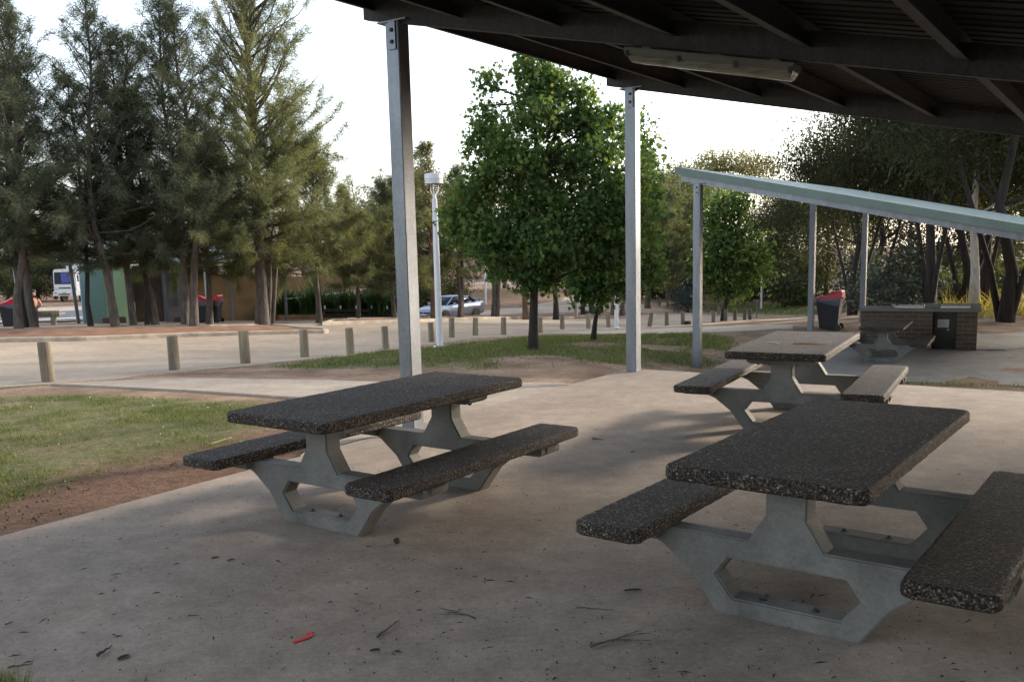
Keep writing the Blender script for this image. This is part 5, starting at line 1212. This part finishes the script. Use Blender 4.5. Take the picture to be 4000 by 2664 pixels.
ftwig(1094,1424,1010,1400,.0055,'forked dark twig on the concrete left of the nearest table',((.3,-55,-2),(.6,-20,12),(.5,-30,-3)))
ftwig(867,1468,917,1430,.006,'slanting twig between the red plastic strip and the forked twig',((.75,6,-10),))
ftwig(225,1511,259,1490,.009,'thick dark bark twig in the lower left of the floor')
ftwig(20,1538,75,1530,.0055,'thin twig at the bottom left corner of the floor')
ftwig(1378,1014,1384,1012.5,.009,'short dark twig between the left table and the sunlit one') if False else None
ftwig(1362,1011,1388,1014,.010,'short dark twig between the left table and the far pinkish one')
ftwig(432,1418,458,1417,.004,'thin straight twig on the floor left of the red plastic strip')
ftwig(1325,1399,1411,1405,.004,'long hair-thin twig left of the nearest table foot')
ftwig(482,1023,534,1007,.0055,'straw-coloured stalk at the edge of the lawn behind the left bench',(),plain('pale_straw', (.34,.31,.13), .8))
# two light stalks on the sunlit table and one orange one
def ontop(name, x, y, dx, dy, r, mat, label, cat):
    T_ = Matrix.Translation((2.709, 8.654, 0)) @ Matrix.Rotation(-.499, 4, 'Z'); m = MB()
    pts = [T_ @ Vector((x+dx*k/4, y+dy*k/4+.02*math.sin(k), TH+r+.001)) for k in range(5)]; c = pts[0].copy(); m.tube([q-c for q in pts], [r*.8,r,r,r*.8,r*.4], 6); o = m.build(name, mat, None); o.location = c; tag(o, label, cat)
ontop('dry_stalk', .02, -.28, .30, .02, .006, plain('orange_stalk', (.42,.20,.07), .8), 'orange dry stalk lying on the far pinkish table top', 'stalk')
ontop('dry_stalk', -.22, -.22, .13, -.08, .005, plain('white_stalk', (.62,.60,.58), .8), 'whitish short stalk lying on the far pinkish table top', 'stalk')
# red plastic strip
a = onz(673, 1476); b = onz(713, 1463); c = onz(716, 1458); m = MB()
def flat_strip(pts, w_, mat, name, label, cat, h=.003):
    m = MB(); P = [Vector(p) for p in pts]; o0 = P[0].copy(); vs = []
    for i, p in enumerate(P):
        d = (P[min(i+1, len(P)-1)]-P[max(i-1, 0)]).normalized(); s = Vector((-d.y, d.x, 0))*w_[i]/2; q = p-o0
        vs += [q-s+Vector((0,0,.002)), q+s+Vector((0,0,.002)), q+s+Vector((0,0,.002+h)), q-s+Vector((0,0,.002+h))]
    fs = [(0,1,2,3), tuple(reversed([len(vs)-4+k for k in range(4)]))]+[(i*4+k, i*4+(k+1) % 4, i*4+4+(k+1) % 4, i*4+4+k) for i in range(len(P)-1) for k in range(4)]
    m.add(vs, fs); o = m.build(name, mat, None); o.location = o0; tag(o, label, cat); return o
pts = [onz(673,1476), onz(685,1473.5), onz(700,1469), onz(712,1465), onz(716,1460), onz(706,1458.5)]
flat_strip([Vector(q)+Vector((0,0,.004*(i > 3))) for i, q in enumerate(pts)], [.022,.022,.020,.016,.018,.016], plain('bright_red_plastic', (.70,.03,.02), .3), 'plastic_strip', 'torn bright red plastic strip on the concrete floor', 'litter', .004)
# gum nut and dry leaves
p = onz(912, 1248.5); m = MB(); m.lathe([(.004,.0),(.014,.004),(.019,.014),(.017,.026),(.009,.033),(.003,.034)], 12); o = m.build('seed_pod', M['barkdark'], None, smooth=True); o.location = tuple(p); tag(o, 'round dark seed pod on the floor right of the left table foot', 'seed pod')
def dry_leaf(u, v, L_, w_, rz, label, mat=None):
    p = onz(u, v); m = MB(); n = 8; vs = [(0,0,.004)]
    for k in range(n):
        a = 2*math.pi*k/n; vs.append((L_/2*math.cos(a), w_/2*math.sin(a)*(1 if k % 2 else .8), .003+.006*abs(math.sin(a))))
    m.add(vs, [(0, k+1, (k+1) % n+1) for k in range(n)]); o = m.build('dry_leaf', mat or M['barkdark'], None); o.location = tuple(p); o.rotation_euler = (0, 0, rz); tag(o, label, 'leaf', 'dry leaves on the concrete floor')
dry_leaf(1455,1358,.10,.032,.1,'broad flattened brown leaf mark beside the nearest table foot')
dry_leaf(531,1288,.05,.02,.7,'dry leaf on the floor right below the left table')
dry_leaf(495,1283,.05,.018,.5,'small dry leaf on the floor in front of the left table')
dry_leaf(1455,1040,.06,.03,.5,'pale brown leaf fleck on the lit floor',)
dry_leaf(285,1512,.06,.04,1.0,'crumpled dry leaf beside the thick bark twig at lower left')
dry_leaf(862,1496,.05,.025,.3,'dry leaf right of the red plastic strip')
# fine litter: bits of bark, needles and crumbs nobody could count
rs = np.random.RandomState(5); n = 1050
uu = rs.uniform(0, 2354, n); vv_ = 870+rs.beta(1.6, 1.1, n)*760; V = []; F_ = []
kk = 0
for u, v in zip(uu, vv_):
    q = onz(u, v); r_ = (Vector(q)-P2b); 
    if r_.dot(E1) > .15 or r_.dot(N1) < -.1 or r_.dot(N1) > 9: continue
    L_ = rs.choice([.008, .014, .024, .045, .07], p=[.45, .27, .14, .09, .05])*rs.uniform(.6, 1.2); w_ = min(L_*.4, rs.uniform(.0015, .0045)); a = rs.normal(.35, .9); c, s = math.cos(a), math.sin(a); z0 = .0015; h = .003+rs.uniform(0, .004)
    b = len(V)
    V += [(q[0]-c*L_/2, q[1]-s*L_/2, z0), (q[0]+s*w_, q[1]-c*w_, z0+h*.4), (q[0]+c*L_/2, q[1]+s*L_/2, z0), (q[0]-s*w_, q[1]+c*w_, z0+h), (q[0], q[1], z0+h)]
    F_ += [(b, b+1, b+4), (b+1, b+2, b+4), (b+2, b+3, b+4), (b+3, b, b+4)]
o = npmesh('leaf_litter', np.array(V), np.array(F_), M['barkdark']); tag(o, 'fine bark crumbs and needles scattered over the concrete floor', 'litter', None, 'stuff')
# fallen leaves and clods on the lawn and bare earth at the left
def scatter(name, region, n, size, mat, label, seed, pale=False):
    rs = np.random.RandomState(seed); x0, x1, y0, y1 = bx(region); V = []; F_ = []
    x = rs.uniform(x0, x1, n*4); y = rs.uniform(y0, y1, n*4); k = inpoly(x, y, region); x = x[k][:n]; y = y[k][:n]; z = terr(x, y)
    for a, b_, c_ in zip(x, y, z):
        t = size*rs.uniform(.4, 1.4); an = rs.uniform(0, 3.14); c, s = math.cos(an), math.sin(an); k0 = len(V); w_ = t*rs.uniform(.3, .8)
        V += [(a-c*t, b_-s*t, c_+.0), (a+s*w_, b_-c*w_, c_+.01), (a+c*t, b_+s*t, c_+.0), (a-s*w_, b_+c*w_, c_+.0), (a, b_, c_+t*.35+.012)]
        F_ += [(k0,k0+1,k0+4),(k0+1,k0+2,k0+4),(k0+2,k0+3,k0+4),(k0+3,k0,k0+4)]
    o = npmesh(name, np.array(V), np.array(F_), mat); tag(o, label, 'litter', None, 'stuff')
DL = [tuple(onz(u, v)[:2]) for u, v in [(-200,1180),(0,1100),(300,1055),(560,1010),(700,1000),(560,1045),(300,1120),(0,1210),(-200,1280)]]
scatter('earth_crumbs', DL, 300, .010, M['barkdark'], 'dark seed cases and crumbs on the bare earth beside the floor', 6)
scatter('earth_crumbs', G_left, 260, .022, plain('dry_leaf_brown', (.28,.16,.08), .8), 'fallen brown leaves in the lawn', 7)
scatter('pale_chips', G_left+[], 90, .016, M['linewhite'], 'pale chips and paper bits in the lawn', 8)
scatter('fallen_leaves', G_mid, 700, .05, plain('dry_leaf_red_brown', (.20,.10,.055), .9), 'fallen brown leaves around the broad-leaved trees', 9)
